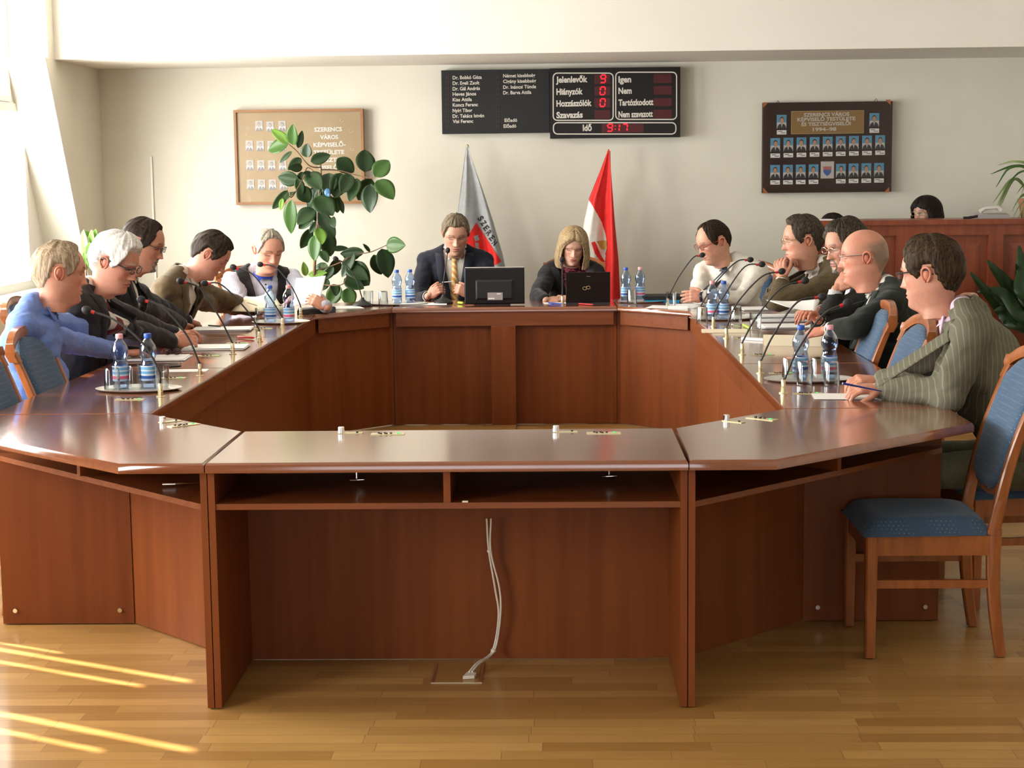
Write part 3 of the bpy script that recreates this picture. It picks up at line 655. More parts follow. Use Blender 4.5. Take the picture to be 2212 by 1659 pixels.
pm2 = [M['pale_card'], M['grey_card'], M['greyskin'], M['grey_card'], M['paper']]
pos = [(415, 360), (580, 370), (760, 360)]+[(270+i*163, 655+i*2) for i in range(4)]+[(280+i*163, 945+i*2) for i in range(4)]+[(290+i*163, 1235) for i in range(4)]
for i, (x, y) in enumerate(pos):
    p = aty(*sc3(x, y), YP); portrait(f2, p.x, p.z, YP-.009, 110/6.9125/PXM, 150/6.9125/PXM, pm2, 40+i)
sw = MB()
for x, y in ((1640, 270), (1780, 430), (1790, 700)):
    p = aty(*sc3(x, y), YP-.0095); sw.tube([p+Vector((.02*math.cos(k*.9)*(k/7), 0, .02*math.sin(k*.9)*(k/7))) for k in range(8)], .0012, 5)
part('ornament', sw, M['whitelet'], f2)
p0, p1 = aty(326, 338, YB-.01), aty(321, 520, YB-.01)
solo('wall_conduit', MB().box(p0.x-.006, p0.x+.008, YB-.018, YB-.002, .1, p0.z), M['white'], 'thin white vertical cable conduit on the back wall, left of the wooden picture', 'conduit', smooth=False)

# ------------------------------------------------------------------ flags
def flag(label, tip, pts_l, pts_r, Y, fabric, pole_bot, name_hint):
    t = thing('flag', (tip.x, Y, .0), label, 'flag'); K = 150; J = 110; mb = MB()
    for i in range(K+1):
        s = i/K; py = tip_px[1]+(bot_px-tip_px[1])*s
        xl = np.interp(py, [q[1] for q in pts_l], [q[0] for q in pts_l]); xr = np.interp(py, [q[1] for q in pts_r], [q[0] for q in pts_r])
        for j in range(J+1):
            v = j/J; p = aty(xl+(xr-xl)*v, py, Y); fold = .030*math.sin(v*PI*3.3+1.1+s*1.0)*min(1, s*2.2)+.012*math.sin(v*17+s*5)*min(1, s*2)
            mb.v.append((p.x, p.y+fold, p.z))
    for i in range(K):
        for j in range(J): a = i*(J+1)+j; mb.f.append((a, a+J+1, a+J+2, a+1))
    mb.mi = [0]*len(mb.f); return t, mb, K, J
M['flaggrey'] = fabric('silver_grey_satin', (.30, .31, .32), (.35, .36, .37), 30, .1, rough=.42); M['flagred'] = fabric('red_satin', (.60, .016, .014), (.68, .022, .02), 30, .1, rough=.5)
M['flagwhite'] = fabric('white_satin', (.72, .68, .62), (.78, .74, .68), 30, .1, rough=.5)
M['flagblk'] = mat('black_embroidery', (.02, .02, .02), .7); M['flaggold'] = mat('gold_embroidery', (.50, .33, .08), .5)
tip_px = (1010, 316); bot_px = 700
t, mb, K, J = flag('silver grey flag with black lettering and red field, behind the man in suit', aty(1010, 316, 7.72), [(1008, 316), (1003, 345), (985, 480), (975, 700)], [(1012, 316), (1018, 340), (1043, 410), (1066, 480), (1086, 550), (1100, 620), (1112, 700)], 7.72, None, 0, '')
YFG = 7.72
def inpoly(x, y, pl):
    c = False
    for i in range(len(pl)):
        (x0, y0), (x1, y1) = pl[i-1], pl[i]
        if (y0 > y) != (y1 > y) and x < (x1-x0)*(y-y0)/(y1-y0)+x0: c = not c
    return c
def sc4(x, y): return 780+x/3.568, 300+y/3.568
redp = [sc4(*q) for q in ((888, 645), (1082, 945), (960, 1010), (830, 1100), (740, 880))]
def uv_px(i, j, K, J, L_, R_, top, bot):
    py = top+(bot-top)*i/K; xl = np.interp(py, [q[1] for q in L_], [q[0] for q in L_]); xr = np.interp(py, [q[1] for q in R_], [q[0] for q in R_]); return xl+(xr-xl)*j/J, py
GL, GR = [(1008, 316), (1003, 345), (985, 480), (975, 700)], [(1012, 316), (1018, 340), (1043, 410), (1066, 480), (1086, 550), (1100, 620), (1112, 700)]
part('flag_cloth', mb, M['flaggrey'], t, 'all')
tree_f = BVHTree.FromPolygons([Vector(v) for v in mb.v], mb.f)
def on_flag(px, py, tree, off=.004):
    d = ray(px, py).normalized(); h = tree.ray_cast(CAM, d); 
    return (h[0]-d*off) if h[0] is not None else None
def decal(name, outline_px, tree, mat_, parent, n=26, off=.005, label=None):
    xs = [q[0] for q in outline_px]; ys = [q[1] for q in outline_px]; x0, x1, y0, y1 = min(xs), max(xs), min(ys), max(ys); mb = MB(); idx = {}
    nx, ny = n, int(n*1.2)
    P_ = {}
    for i in range(nx+1):
        for j in range(ny+1):
            q = on_flag(x0+(x1-x0)*i/nx, y0+(y1-y0)*j/ny, tree, off)
            if q is not None: P_[i, j] = len(mb.v); mb.v.append(tuple(q))
    for i in range(nx):
        for j in range(ny):
            if all(k in P_ for k in ((i, j), (i+1, j), (i+1, j+1), (i, j+1))) and inpoly(x0+(x1-x0)*(i+.5)/nx, y0+(y1-y0)*(j+.5)/ny, outline_px):
                mb.f.append((P_[i, j], P_[i, j+1], P_[i+1, j+1], P_[i+1, j]))
    mb.mi = [0]*len(mb.f)
    if mb.f: return part(name, mb, mat_, parent, 'all', label)
decal('red_field', redp, tree_f, M['flagred'], t, 110, .004)
for q in (((868, 750), (900, 740), (915, 780), (880, 792)), ((880, 800), (905, 800), (912, 860), (885, 860))): decal('town_emblem', [sc4(*k) for k in q], tree_f, M['flaggrey'], t, 8, .007)
for k, c in enumerate('SZERENCS'):
    if k > 5: break
    mbt, _ = text_mb(c, 12, 8.5, .035); ang = math.radians(56-3*k if k else 52); bx_, by_ = [(1031, 472), (1037, 482), (1043, 493), (1049, 504), (1055, 515), (1061, 526)][k]
    q = MB(); ok = True
    for x, y, z in mbt.v:
        X = bx_+x*math.cos(ang)+y*math.sin(ang); Y_ = by_+x*math.sin(ang)-y*math.cos(ang)
        h = on_flag(X, Y_, tree_f, .006 if z > 0 else .005)
        if h is None: h = last_h
        last_h = h
        q.v.append(tuple(h))
    if ok: q.f = mbt.f; q.mi = mbt.mi; part('lettering', q, M['flagblk'], t, False)
pl = MB().tube([(aty(1010, 322, YFG+.05).x, YFG+.05, aty(1010, 322, YFG+.05).z), (aty(1010, 316, YFG+.05).x+.02, YFG+.05, .05)], .012, 10); part('pole', pl, M['chairwood'], t)
part('foot', MB().lathe([(.13, 0), (.13, .03), (.03, .06), (.02, .1)], (aty(1010, 316, YFG+.05).x+.02, YFG+.05, 0), 20), M['black'], t)
part('finial', MB().ell(aty(1010, 318, YFG+.05), (.012, .012, .022)), M['brass'], t)
RL, RR = [(1314, 322), (1298, 365), (1272, 430), (1262, 480), (1250, 560), (1245, 720)], [(1316, 322), (1322, 400), (1328, 480), (1336, 560), (1344, 720)]
tip_px = (1315, 322); bot_px = 720
t, mb, K, J = flag('red and white national flag with a crest, hanging behind the blonde woman', aty(1315, 322, 7.72), RL, RR, 7.72, None, 0, '')
whp = [(1272, 432), (1284, 452), (1300, 480), (1308, 505), (1312, 530), (1303, 570), (1308, 640), (1310, 740), (1200, 740), (1200, 470)]
faces = []; mi = []
for i in range(K):
    for j in range(J):
        X, Y_ = uv_px(i+.5, j+.5, K, J, RL, RR, 322, 720); mi.append(1 if inpoly(X, Y_, whp) else 0)
mb.mi = mi
part('flag_cloth', mb, [M['flagred'], M['flagwhite']], t, 'all')
tree_r = BVHTree.FromPolygons([Vector(v) for v in mb.v], mb.f)
decal('crest_field', [sc4(*q) for q in ((1775, 800), (1800, 790), (1905, 930), (1875, 975), (1800, 880))], tree_r, M['flagred'], t, 70, .006)
decal('crest_shield', [sc4(*q) for q in ((1805, 790), (1830, 785), (1885, 900), (1880, 945), (1850, 900))], tree_r, M['flagwhite'], t, 50, .008)
decal('crest_crown', [sc4(*q) for q in ((1815, 790), (1890, 780), (1895, 850), (1850, 850))], tree_r, M['flaggold'], t, 50, .009)
p = aty(1315, 326, YFG+.05); part('pole', MB().tube([p, (p.x+.04, YFG+.05, .05)], .012, 10), M['chairwood'], t)
part('foot', MB().lathe([(.13, 0), (.13, .03), (.03, .06), (.02, .1)], (p.x+.04, YFG+.05, 0), 20), M['black'], t)

# ------------------------------------------------------------------ reception counter on the right
YK = 6.9
ck = thing('reception_counter', (3.2, YK, 0), 'panelled dark red wooden counter along the right, woman seated behind it', 'counter')
x0 = aty(1735, 480, YK).x; x1 = XR-.02; zt = 1.245
part('countertop', MB().box(x0-.03, x1, YK-.05, YK+.36, zt-.035, zt), M['counter'], ck, False)
part('body', MB().box(x0, x1, YK+.012, YK+.05, 0.002, zt-.035), M['counter'], ck, False)
part('cornice', MB().box(x0-.01, x1, YK-.022, YK+.012, zt-.11, zt-.035), M['counter'], ck, False)
part('plinth', MB().box(x0-.01, x1, YK-.012, YK+.012, .002, .14), M['counter'], ck, False)
for px in (1740, 1951, 2150, 2349):
    xx = aty(px, 520, YK).x
    if xx < x1-.1: part('stile', MB().box(max(xx-.05, x0), min(xx+.05, x1), YK-.024, YK+.012, .14, zt-.11), M['counter'], ck, False)
for pa, pb in ((1766, 1930), (1971, 2128), (2170, 2327)):
    xa, xb = aty(pa, 520, YK).x+.03, min(aty(pb, 520, YK).x-.03, x1-.02)
    mb = MB().prism([(xa, .22), (xb, .22), (xb, zt-.17), (xa, zt-.17)], 0, .012, ins=.03, ch=.010)
    mb.v = [(x, YK+.013-z, y) for x, y, z in mb.v]; mb.f = [tuple(reversed(q)) for q in mb.f] if 0 else mb.f
    part('raised_panel', mb, M['counter'], ck, False)
# ------------------------------------------------------------------ bottles, glasses, trays
TZ = TH+.0005
def make_bottle(capm, labm, label):
    t = thing('water_bottle', (0, 0, 0), label, 'bottle', 'half litre water bottles')
    pr = [(.0, .002), (.024, .001), (.030, .006), (.031, .014), (.0315, .030), (.0315, .094), (.0305, .098), (.0285, .103), (.0265, .112), (.0265, .116), (.0285, .124), (.0325, .134), (.0335, .148), (.0325, .160), (.028, .174), (.020, .187), (.0145, .196), (.0125, .201), (.0125, .206)]
    body = MB().lathe(pr, n=28)
    part('bottle_body', body, M['pet'], t)
    part('cap', MB().lathe([(.0145, .2005), (.0150, .203), (.0150, .2165), (.0135, .219), (0, .2192)], n=24), M[capm], t)
    lb = MB(); n = 28
    lb.lathe([(.0319, .032), (.0319, .092)], n=n); lb.f = [f for f in lb.f if len(f) == 4]; lb.mi = [0]*len(lb.f)
    part('bottle_label', lb, M[labm], t)
    return t
bb = make_bottle('cap_b', 'lab_b', 'x'); bp_ = make_bottle('cap_p', 'lab_p', 'x')
def gl():
    t = thing('drinking_glass', (0, 0, 0), 'x', 'glass', 'drinking glasses on the table')
    pr = [(0, .004), (.0255, .004), (.0275, .010), (.0315, .092), (.0325, .092), (.029, .006), (.027, .0), (0, .0)]
    part('tumbler', MB().lathe(pr, n=28), M['glass'], t); return t
g0 = gl()
used = set()
def place(o, loc, label, rx=0):
    if id(o) not in used: used.add(id(o)); o.location = loc; o['label'] = label; o.rotation_euler = (rx, 0, 0); r = o
    else: r = dup(o, loc, 0, label, rot=(rx, 0, 0))
    return r
def tray(c, rx, ry, label):
    t = MB(); pr = [(0, .0015), (.86, .0015), (.90, .004), (.985, .010), (1.0, .0095), (.99, .007), (.905, .001), (.86, 0), (0, 0)]
    t.lathe([(r, z) for r, z in pr], (c.x, c.y, TZ), 56, sx=rx, sy=ry)
    return solo('serving_tray', t, M['silver'], label, 'tray', 'oval silver trays')
trays = {'L1': (atz(300, 842, TZ), .172, .115, 'oval silver tray nearest on the left side, holding a pink- and a blue-capped bottle'),
         'L2': (atz(607, 697, TZ), .168, .13, 'oval silver tray at the far end of the left side, beside the flat black case'),
         'R1': (atz(1747, 821, TZ), .180, .12, 'oval silver tray nearest on the right side, beside the pinstriped sleeve'),
         'R2': (atz(1560, 689, TZ), .190, .13, 'oval silver tray in front of the man in the white shirt'),
         'E1': (atz(860, 657.5, TZ), .195, .12, 'oval silver tray on the far table, left of the man in the suit'),
         'E2': (atz(1384, 653, TZ), .15, .09, 'oval silver tray on the far table, right of the black laptop')}
for k, (c, rx, ry, l) in trays.items(): tray(c, rx, ry, l)
TB = TZ+.0016
def base_at(px, py_bottom): return atz(px, py_bottom, TB)
for o, px, py, l in ((bp_, 262, 846, 'pink-capped water bottle on the nearest left tray'), (bb, 323, 845, 'blue-capped water bottle on the nearest left tray'),
    (bb, 585, 702, 'blue-capped water bottle on the far left tray, in front of the corduroy sleeve'), (bp_, 625, 702, 'pink-capped water bottle on the far left tray'),
    (bb, 858, 658, 'blue-capped water bottle left of its twin beside the rubber plant'), (bb, 886.5, 657, 'blue-capped water bottle nearest the man in the dark suit'),
    (bb, 1352, 653, 'blue-capped water bottle by the red flag, right of the laptop'), (bp_, 1383, 652, 'pink-capped water bottle by the red flag, right of the laptop'),
    (bp_, 1538, 693, 'pink-capped water bottle in front of the white shirt'), (bb, 1563, 693, 'blue-capped water bottle in front of the white shirt'),
    (bb, 1729, 826, 'blue-capped water bottle on the nearest right tray'), (bp_, 1791, 826, 'pink-capped water bottle on the nearest right tray')):
    place(o, atz(px, py-(7 if py > 800 else 3), TB), l)
def up(p, h): return Vector((p.x, p.y, p.z+h))
for px, py, fl, l in ((243, 845, 1, 'upturned drinking glass at the left of the nearest left tray'), (292, 838, 1, 'upturned drinking glass between the bottles on the nearest left tray'), (349, 838, 0, 'drinking glass right of the blue-capped bottle on the nearest left tray'),
    (604, 693, 1, 'drinking glass between the bottles on the far left tray'), (563, 699, 1, 'drinking glass at the left of the far left tray'),
    (796, 659, 0, 'tall clear glass on the far table, right of the rubber plant'), (828, 660, 1, 'upturned clear glass left of the two blue-capped bottles'),
    (1365, 657, 1, 'upturned glass in front of the bottles by the red flag'), (1450, 662, 0, 'clear glass by the microphone left of the white shirt'),
    (1517, 700, 1, 'glass at the left of the tray before the white shirt'), (1590, 697, 1, 'glass at the right of the tray before the white shirt'), (1632, 712, 0, 'clear glass in front of the papers right of the white shirt'),
    (1706, 822, 1, 'glass at the left of the nearest right tray'), (1738, 831, 1, 'upturned glass in front of the blue-capped bottle on the nearest right tray'), (1768, 822, 1, 'glass between the two bottles on the nearest right tray'), (1796, 832, 1, 'upturned glass in front of the pink-capped bottle on the nearest right tray')):
    p = atz(px, py, TB); 
    place(g0, up(p, .0925) if fl else up(p, 0), l, PI if fl else 0)

# ------------------------------------------------------------------ microphones and voting panels
def mic(base, head, mids, label, socket=True, red=True):
    B = atz(base[0], base[1], TZ); t = thing('gooseneck_microphone', B, label, 'microphone', 'gooseneck microphones')
    H = aty(head[0], head[1], B.y); pts = [B+Vector((0, 0, .05))]
    for m in mids: pts.append(aty(m[0], m[1], B.y))
    pts.append(H); c = catm(pts, 8)
    if socket:
        part('socket', MB().lathe([(.017, 0), (.017, .003), (.0105, .004), (.0105, .022), (.0085, .024), (.0085, .046), (.006, .052), (0, .053)], tuple(B), 20), M['brass'], t)
    else:
        part('base', MB().lathe([(.062, 0), (.064, .006), (.060, .014), (.035, .026), (.016, .040), (.010, .055), (0, .056)], tuple(B), 28, sx=1, sy=.9), M['black'], t)
    d = (c[-1]-c[-2]).normalized()
    part('gooseneck', MB().tube(c[:-1]+[H-d*.030], [.0052]*4+[.0040]*(len(c)-4), 10), M['rubber'], t)
    if red: part('indicator_ring', MB().tube([H-d*.032, H-d*.018], .0068, 14), M['red'], t)
    ws = MB(); Mx = d.to_track_quat('Z', 'Y').to_matrix(); ws.ell(H, (.0165, .0165, .0195), Mx, 18, 12)
    part('windscreen', ws, M['blackm'], t)
mics = [
 ((347, 857), (187, 670), [(343, 800), (307, 740), (245, 690)], 'gooseneck microphone nearest on the left, beside the near silver tray'),
 ((432, 812), (305, 647), [(429, 780), (402, 722), (350, 664)], 'gooseneck microphone second from the near left, in front of the white-haired man'),
 ((503, 765), (390, 607), [(499, 735), (472, 682), (432, 623)], 'gooseneck microphone third along the left side, over the middle paper stack'),
 ((561, 738), (442, 612), [(556, 705), (528, 664), (478, 615)], 'gooseneck microphone fourth along the left side, before the far left tray'),
 ((611, 707), (504, 577), [(607, 680), (583, 642), (545, 592)], 'gooseneck microphone fifth along the left side, bending over the far left tray'),
 ((650, 683), (562, 571), [(647, 655), (630, 620), (596, 578)], 'gooseneck microphone in front of the man in the black vest'),
 ((1692, 849), (1831, 654), [(1697, 815), (1722, 758), (1778, 680)], 'gooseneck microphone nearest on the right, over the near right tray'),
 ((1642, 806), (1776, 641), [(1646, 775), (1670, 725), (1722, 653)], 'gooseneck microphone second from the near right, head level with the held sheet'),
 ((1603, 766), (1739, 606), [(1606, 735), (1634, 685), (1688, 622)], 'gooseneck microphone third from the near right, head before the brown jacket'),
 ((1569, 731), (1689, 586), [(1572, 700), (1592, 655), (1645, 598)], 'gooseneck microphone fourth along the right side, head between two men'),
 ((1541, 705), (1646, 571), [(1543, 675), (1563, 640), (1608, 577)], 'gooseneck microphone fifth along the right side, head against the dark chair'),
 ((1515, 682), (1621, 561), [(1517, 655), (1545, 612), (1590, 566)], 'gooseneck microphone before the chest of the man in the white shirt'),
 ((1442, 662), (1517, 551), [(1447, 635), (1467, 597), (1497, 557)], 'gooseneck microphone held near the mouth of the man in white shirt')]
for b, h, m, l in mics: mic(b, h, m, l)
mic((958, 655), (967, 541), [(957, 620), (962, 580)], 'desk microphone with round black base in front of the man in the suit', socket=False, red=False)
mic((783, 661), (725, 559), [(781, 640), (768, 600), (745, 570)], 'desk microphone with round black base in front of the rubber plant', socket=False, red=False)
mic((1215, 657), (1214, 561), [(1215, 620), (1214.5, 590)], 'straight thin microphone beside the laptop, before the blonde woman', red=False)
def unit_at(p):
    for u in UNITS:
        if u[1] <= p.x <= u[2] and u[3] <= p.y <= u[4]: return u[0]
    return UNITS[0][0]
def vpanel(p, ang, label, led=False, small=True):
    t = unit_at(p)
    c, s_ = math.cos(ang), math.sin(ang)
    def R(x0, x1, y0, y1, z0, z1): 
        m = MB().box(x0, x1, y0, y1, z0, z1); m.v = [(p.x+x*c-y*s_, p.y+x*s_+y*c, TH+z) for x, y, z in m.v]; return m
    t = part('voting_panel', R(-.055, .055, -.018, .018, .0003, .0022), M['plate'], t, False)
    for k, (x, y) in enumerate(((-.030, .006), (-.022, -.006), (-.010, .005), (-.004, -.007), (.010, 0))): part('button', R(x-.0035, x+.0035, y-.0035, y+.0035, .0023, .006), M['red'] if 0 else M['hair_card'], t, False)
    part('indicator_button', R(.030, .039, -.003, .006, .0023, .005), M['green_led'], t, False)
    q = Vector((p.x+(-.16)*c, p.y+(-.16)*s_, 0)); return t
def splate(p, ang, label, knob=True):
    t = unit_at(p); c, s_ = math.cos(ang), math.sin(ang)
    m = MB().box(-.04, .04, -.013, .013, .0003, .002); m.v = [(p.x+x*c-y*s_, p.y+x*s_+y*c, TH+z) for x, y, z in m.v]
    t = part('connector_plate', m, M['plate'], t, False)
    if knob: part('socket', MB().lathe([(.011, .002), (.011, .020), (.008, .022), (0, .0222)], (p.x-.03*c, p.y-.03*s_, TH), 18), M['chrome'], t)
    part('jack', MB().lathe([(.004, .002), (.004, .006), (0, .0062)], (p.x+.022*c, p.y+.022*s_, TH), 12), M['black'], t)
    return t
for px, py, a, l in ((838, 938, .0, 'voting panel in the near table section, left of centre'), (1304, 936, 0, 'voting panel in the near table section, right of centre'),
    (397, 919, .72, 'voting panel in the near left corner section'), (1646, 905, -.72, 'voting panel in the near right corner section')):
    vpanel(atz(px, py, TH), a, l)
for px, py, a, l in ((757, 936, .0, 'connector plate left of the near table centre'), (1221, 933, 0, 'connector plate right of the near table centre'), (368, 911, .72, 'connector plate in the near left corner section'), (1585, 911, -.72, 'connector plate in the near right corner section')):
    splate(atz(px, py, TH), a, l)
sides = (('left', -1, mics[:5]), ('right', 1, mics[6:11]))
ordn = ['nearest', 'second', 'third', 'fourth', 'fifth']
for sd_, sg, ms in sides:
    for k, (b, h, m, l) in enumerate(ms):
        p = atz(b[0], b[1], TH)
        vpanel(Vector((p.x+(.02 if sg > 0 else -.03)+.07*sg, p.y-.075 if sg < 0 else p.y+.02-.04, TH)), .0, 'voting panel by the %s microphone along the %s side' % (ordn[k], sd_))

# ------------------------------------------------------------------ paper on the table
def sheets(c, w_, h_, ang, n, label, name='paper_stack', spread=.01, m='paper', cat='papers', seed=0, group=None, lift=0):
    rnd = random.Random(seed); mb = MB(); z = TZ+lift; k = max(1, n)
    for i in range(k):
        a = ang+rnd.uniform(-1, 1)*spread*3; dx, dy = rnd.uniform(-1, 1)*spread, rnd.uniform(-1, 1)*spread; th = .0012 if n > 1 else .0008
        Mx = Matrix.Translation(Vector((c.x+dx, c.y+dy, z+th/2))) @ Matrix.Rotation(a, 4, 'Z'); mb.obox(Mx, w_, h_, th*.9); z += th
    o = solo(name, mb, M[m], label, cat, group, False); o.location.z = max(o.location.z, TZ); return o
def printed(o_c, w_, h_, ang, z): pass
sheets(atz(335, 775, TZ), .30, .21, .05, 6, 'paper pile before the man in blue, spectacles lying on it', seed=1)
sheets(atz(398, 800, TZ), .19, .10, .02, 1, 'single white sheet below the paper pile on the left', 'paper_sheet', seed=2)
sheets(atz(465, 752, TZ), .30, .21, .06, 8, 'thick printed paper pile before the white-haired man', seed=3)
sheets(atz(482, 713, TZ), .30, .21, .05, 10, 'tallest paper pile on the left, before the bearded man', seed=4, spread=.014)
sheets(atz(585, 692, TZ), .12, .16, .5, 1, 'white sheet partly under the far left tray', 'paper_sheet', seed=5)
sheets(atz(735, 665, TZ), .26, .2, .3, 2, 'loose papers on the far table before the rubber plant', 'paper_sheet', seed=6)
sheets(atz(915, 657, TZ), .30, .2, .1, 2, 'papers on the far table in front of the man in the suit', 'paper_sheet', seed=7)
sheets(atz(1200, 655, TZ), .16, .12, .1, 1, 'white sheet on the far table before the blonde woman', 'paper_sheet', seed=21)
sheets(atz(1455, 664, TZ), .30, .2, -.3, 3, 'white papers on the far right corner section', 'paper_stack', seed=8)
sheets(atz(1485, 660, TZ), .22, .18, .1, 1, 'paper sheet under the forearm of the man in the white shirt', 'paper_sheet', seed=9, lift=.004)
sheets(atz(1655, 668, TZ), .30, .21, .05, 8, 'paper pile beside the elbow of the man in the brown jacket', seed=10)
sheets(atz(1665, 684, TZ), .30, .2, -.05, 6, 'second paper pile on the right, in front of the brown jacket', seed=11)
sheets(atz(1705, 707, TZ), .30, .21, .04, 9, 'paper pile under the hand of the curly-haired man', seed=12)
sheets(atz(1688, 693, TZ), .28, .18, .04, 5, 'thin paper pile right of the clear glass', seed=13)
sheets(atz(1855, 857, TZ), .33, .16, -.1, 2, 'white papers under the pen hand of the man in pinstripes', seed=14)
# tent cards and folders
def tent(pl, pr, h, label, m='cream'):
    a, b = atz(*pl, TZ), atz(*pr, TZ); d = (b-a); n_ = Vector((0, .05, 0)); mb = MB(); t = .0012
    A = [a, b, a+n_, b+n_]; tp = [a+n_*.5+Vector((0, 0, h)), b+n_*.5+Vector((0, 0, h))]
    mb.add([a, b, tp[1], tp[0], a+Vector((0, t*2, 0)), b+Vector((0, t*2, 0)), tp[1]-Vector((0, 0, t*2)), tp[0]-Vector((0, 0, t*2))], [(0, 1, 2, 3), (5, 4, 7, 6), (0, 4, 5, 1), (1, 5, 6, 2), (0, 3, 7, 4)])
    mb.add([a+n_, b+n_, tp[1], tp[0], a+n_-Vector((0, t*2, 0)), b+n_-Vector((0, t*2, 0)), tp[1]-Vector((0, 0, t*2)), tp[0]-Vector((0, 0, t*2))], [(1, 0, 3, 2), (4, 5, 6, 7), (1, 5, 4, 0), (2, 6, 5, 1), (0, 4, 7, 3)])
    return solo('name_card', mb, M[m], label, 'name card', None, False)
tent((1516, 719), (1615, 719), .018, 'long cream card lying in front of the silver tray on the right')
tent((1650, 747), (1778, 749), .052, 'large cream folded card between the microphones on the right', 'cream')
tent((1443, 668), (1486, 668), .020, 'small folded white card on the far right corner section', 'paper')
cr = MB(); c0 = atz(1630, 735, TZ); cr.obox(Matrix.Translation(c0+Vector((0, 0, .006))) @ Matrix.Rotation(-.7, 4, 'Z'), .14, .035, .011); solo('tissue_packet', cr, M['paper'], 'crumpled white packet left of the large cream card', 'packet', smooth=False)
# eyeglasses on paper, pens
def pen(a, b, r, m, label, z=.006, name='pen'):
    A, B = Vector((a.x, a.y, z)), Vector((b.x, b.y, z)); return solo(name, MB().tube([A, A.lerp(B, .03), A.lerp(B, .9), B], [r*.6, r, r, r*.25], 10), M[m], label, 'pen')
M['pen_blue'] = mat('blue_pen', (.02, .05, .35), .3); M['pen_green'] = mat('lime_marker', (.45, .62, .05), .5); M['pen_orange'] = mat('orange_plastic', (.75, .16, .04), .4); M['folder_blue'] = mat('blue_folder_edge', (.0, .33, .65), .4)
pen(atz(1250, 658, TZ), atz(1282, 660, TZ), .005, 'red', 'red pen left of the laptop', TZ+.006)
pen(atz(1185, 656, TZ), atz(1215, 659, TZ), .005, 'pen_blue', 'blue pen before the blonde woman', TZ+.006)
pen(atz(513, 731, TZ), atz(550, 733, TZ), .006, 'red', 'red pen above the paper piles on the left', TZ+.008)
pen(atz(450, 710, TZ), atz(478, 712, TZ), .004, 'black', 'black pen lying on the tallest left paper pile', TZ+.018)
pen(atz(365, 796, TZ), atz(392, 794, TZ), .004, 'black', 'black pen on the single sheet at the left', TZ+.007)
pen(atz(1620, 712, TZ), atz(1604, 704, TZ), .006, 'pen_green', 'lime green marker beside the clear glass on the right', TZ+.008, 'marker_pen')
pen(atz(990, 657, TZ), atz(1001, 658, TZ), .008, 'pen_green', 'lime green marker beside the monitor', TZ+.010, 'marker_pen')
sp = thing('folded_spectacles', atz(372, 772, TZ), 'folded dark spectacles lying on the paper pile before the man in blue', 'spectacles'); q = atz(372, 772, TZ)+Vector((0, 0, .012))
for dx in (-.022, .022): part('rim', MB().loop([(q.x+dx+.018*math.cos(a*PI/6), q.y, q.z+.014+.013*math.sin(a*PI/6)) for a in range(12)], .0022), M['black'], sp)
part('temple', MB().tube([(q.x-.04, q.y+.004, q.z+.018), (q.x+.03, q.y+.03, q.z+.006)], .002, 6), M['black'], sp); part('temple', MB().tube([(q.x+.04, q.y+.004, q.z+.018), (q.x-.03, q.y+.036, q.z+.006)], .002, 6), M['black'], sp)
cs = MB(); a, b = atz(642, 681, TZ), atz(713, 676, TZ); cs.prism([(a.x, a.y), (b.x-.01, b.y-.02), (b.x+.02, b.y+.12), (a.x-.02, a.y+.15)], TZ, TZ+.032, ins=.006, ch=.008)
solo('flat_case', cs, M['black'], 'closed flat black case on the table before the man in the vest', 'case')
fo = MB(); a, b = atz(1400, 655, TZ), atz(1470, 655, TZ)
bi = thing('ring_binder', (a.x, a.y, TZ), 'black binder with a bright blue edge right of the red flag', 'binder')
part('cover', MB().box(a.x-.02, b.x+.02, a.y+.10, a.y+.34, TZ+.012, TZ+.036), M['blackm'], bi, False); part('blue_edge', MB().box(a.x-.01, b.x+.0, a.y+.08, a.y+.32, TZ, TZ+.011), M['folder_blue'], bi, False)
# monitor
a, b = aty(1004, 659, 5.86), aty(1133.5, 659, 5.86); top_ = aty(1004, 579, 5.86).z; mo = thing('monitor', ((a.x+b.x)/2, 5.86, TH), 'wide black monitor seen from behind, before the man in the suit', 'monitor')
hs = MB().prism([(a.x, TZ+.006), (b.x, TZ+.006), (b.x, top_), (a.x, top_)], 0, .022, ins=.008, ch=.008)
hs.v = [(x, 5.86-z, y) for x, y, z in hs.v]; part('housing', hs, M['gloss'], mo)
bz = MB().tube([(a.x+.004, 5.868, top_+.001), (b.x-.004, 5.868, top_+.001)], .0042, 8); part('bezel', bz, M['chrome'], mo)
part('screen', MB().box(a.x+.012, b.x-.012, 5.8605, 5.864, TZ+.025, top_-.012), M['blackm'], mo, False)
c, d = aty(1027, 605, 5.83), aty(1108, 640, 5.83)
hb = MB().prism([(c.x, d.z-.02), (d.x, d.z-.02), (d.x, c.z), (c.x, c.z)], 0, .016, ins=.010, ch=.010); hb.v = [(x, 5.838-z, y) for x, y, z in hb.v]; part('rear_hump', hb, M['black'], mo)
c = aty(1053, 632, 5.82); d = aty(1086, 648, 5.82); part('rating_label', MB().box(c.x, d.x, 5.8205, 5.8218, d.z, c.z), M['grey_card'], mo, False)
part('label_lines', MB().box(c.x+.004, c.x+.045, 5.8195, 5.8205, d.z+.006, d.z+.014).box(c.x+.06, c.x+.085, 5.8195, 5.8205, c.z-.012, c.z-.006), M['paper'], mo, False)
part('foot', MB().box((a.x+b.x)/2-.10, (a.x+b.x)/2+.10, 5.865, 5.99, TZ, TZ+.008), M['black'], mo, False)
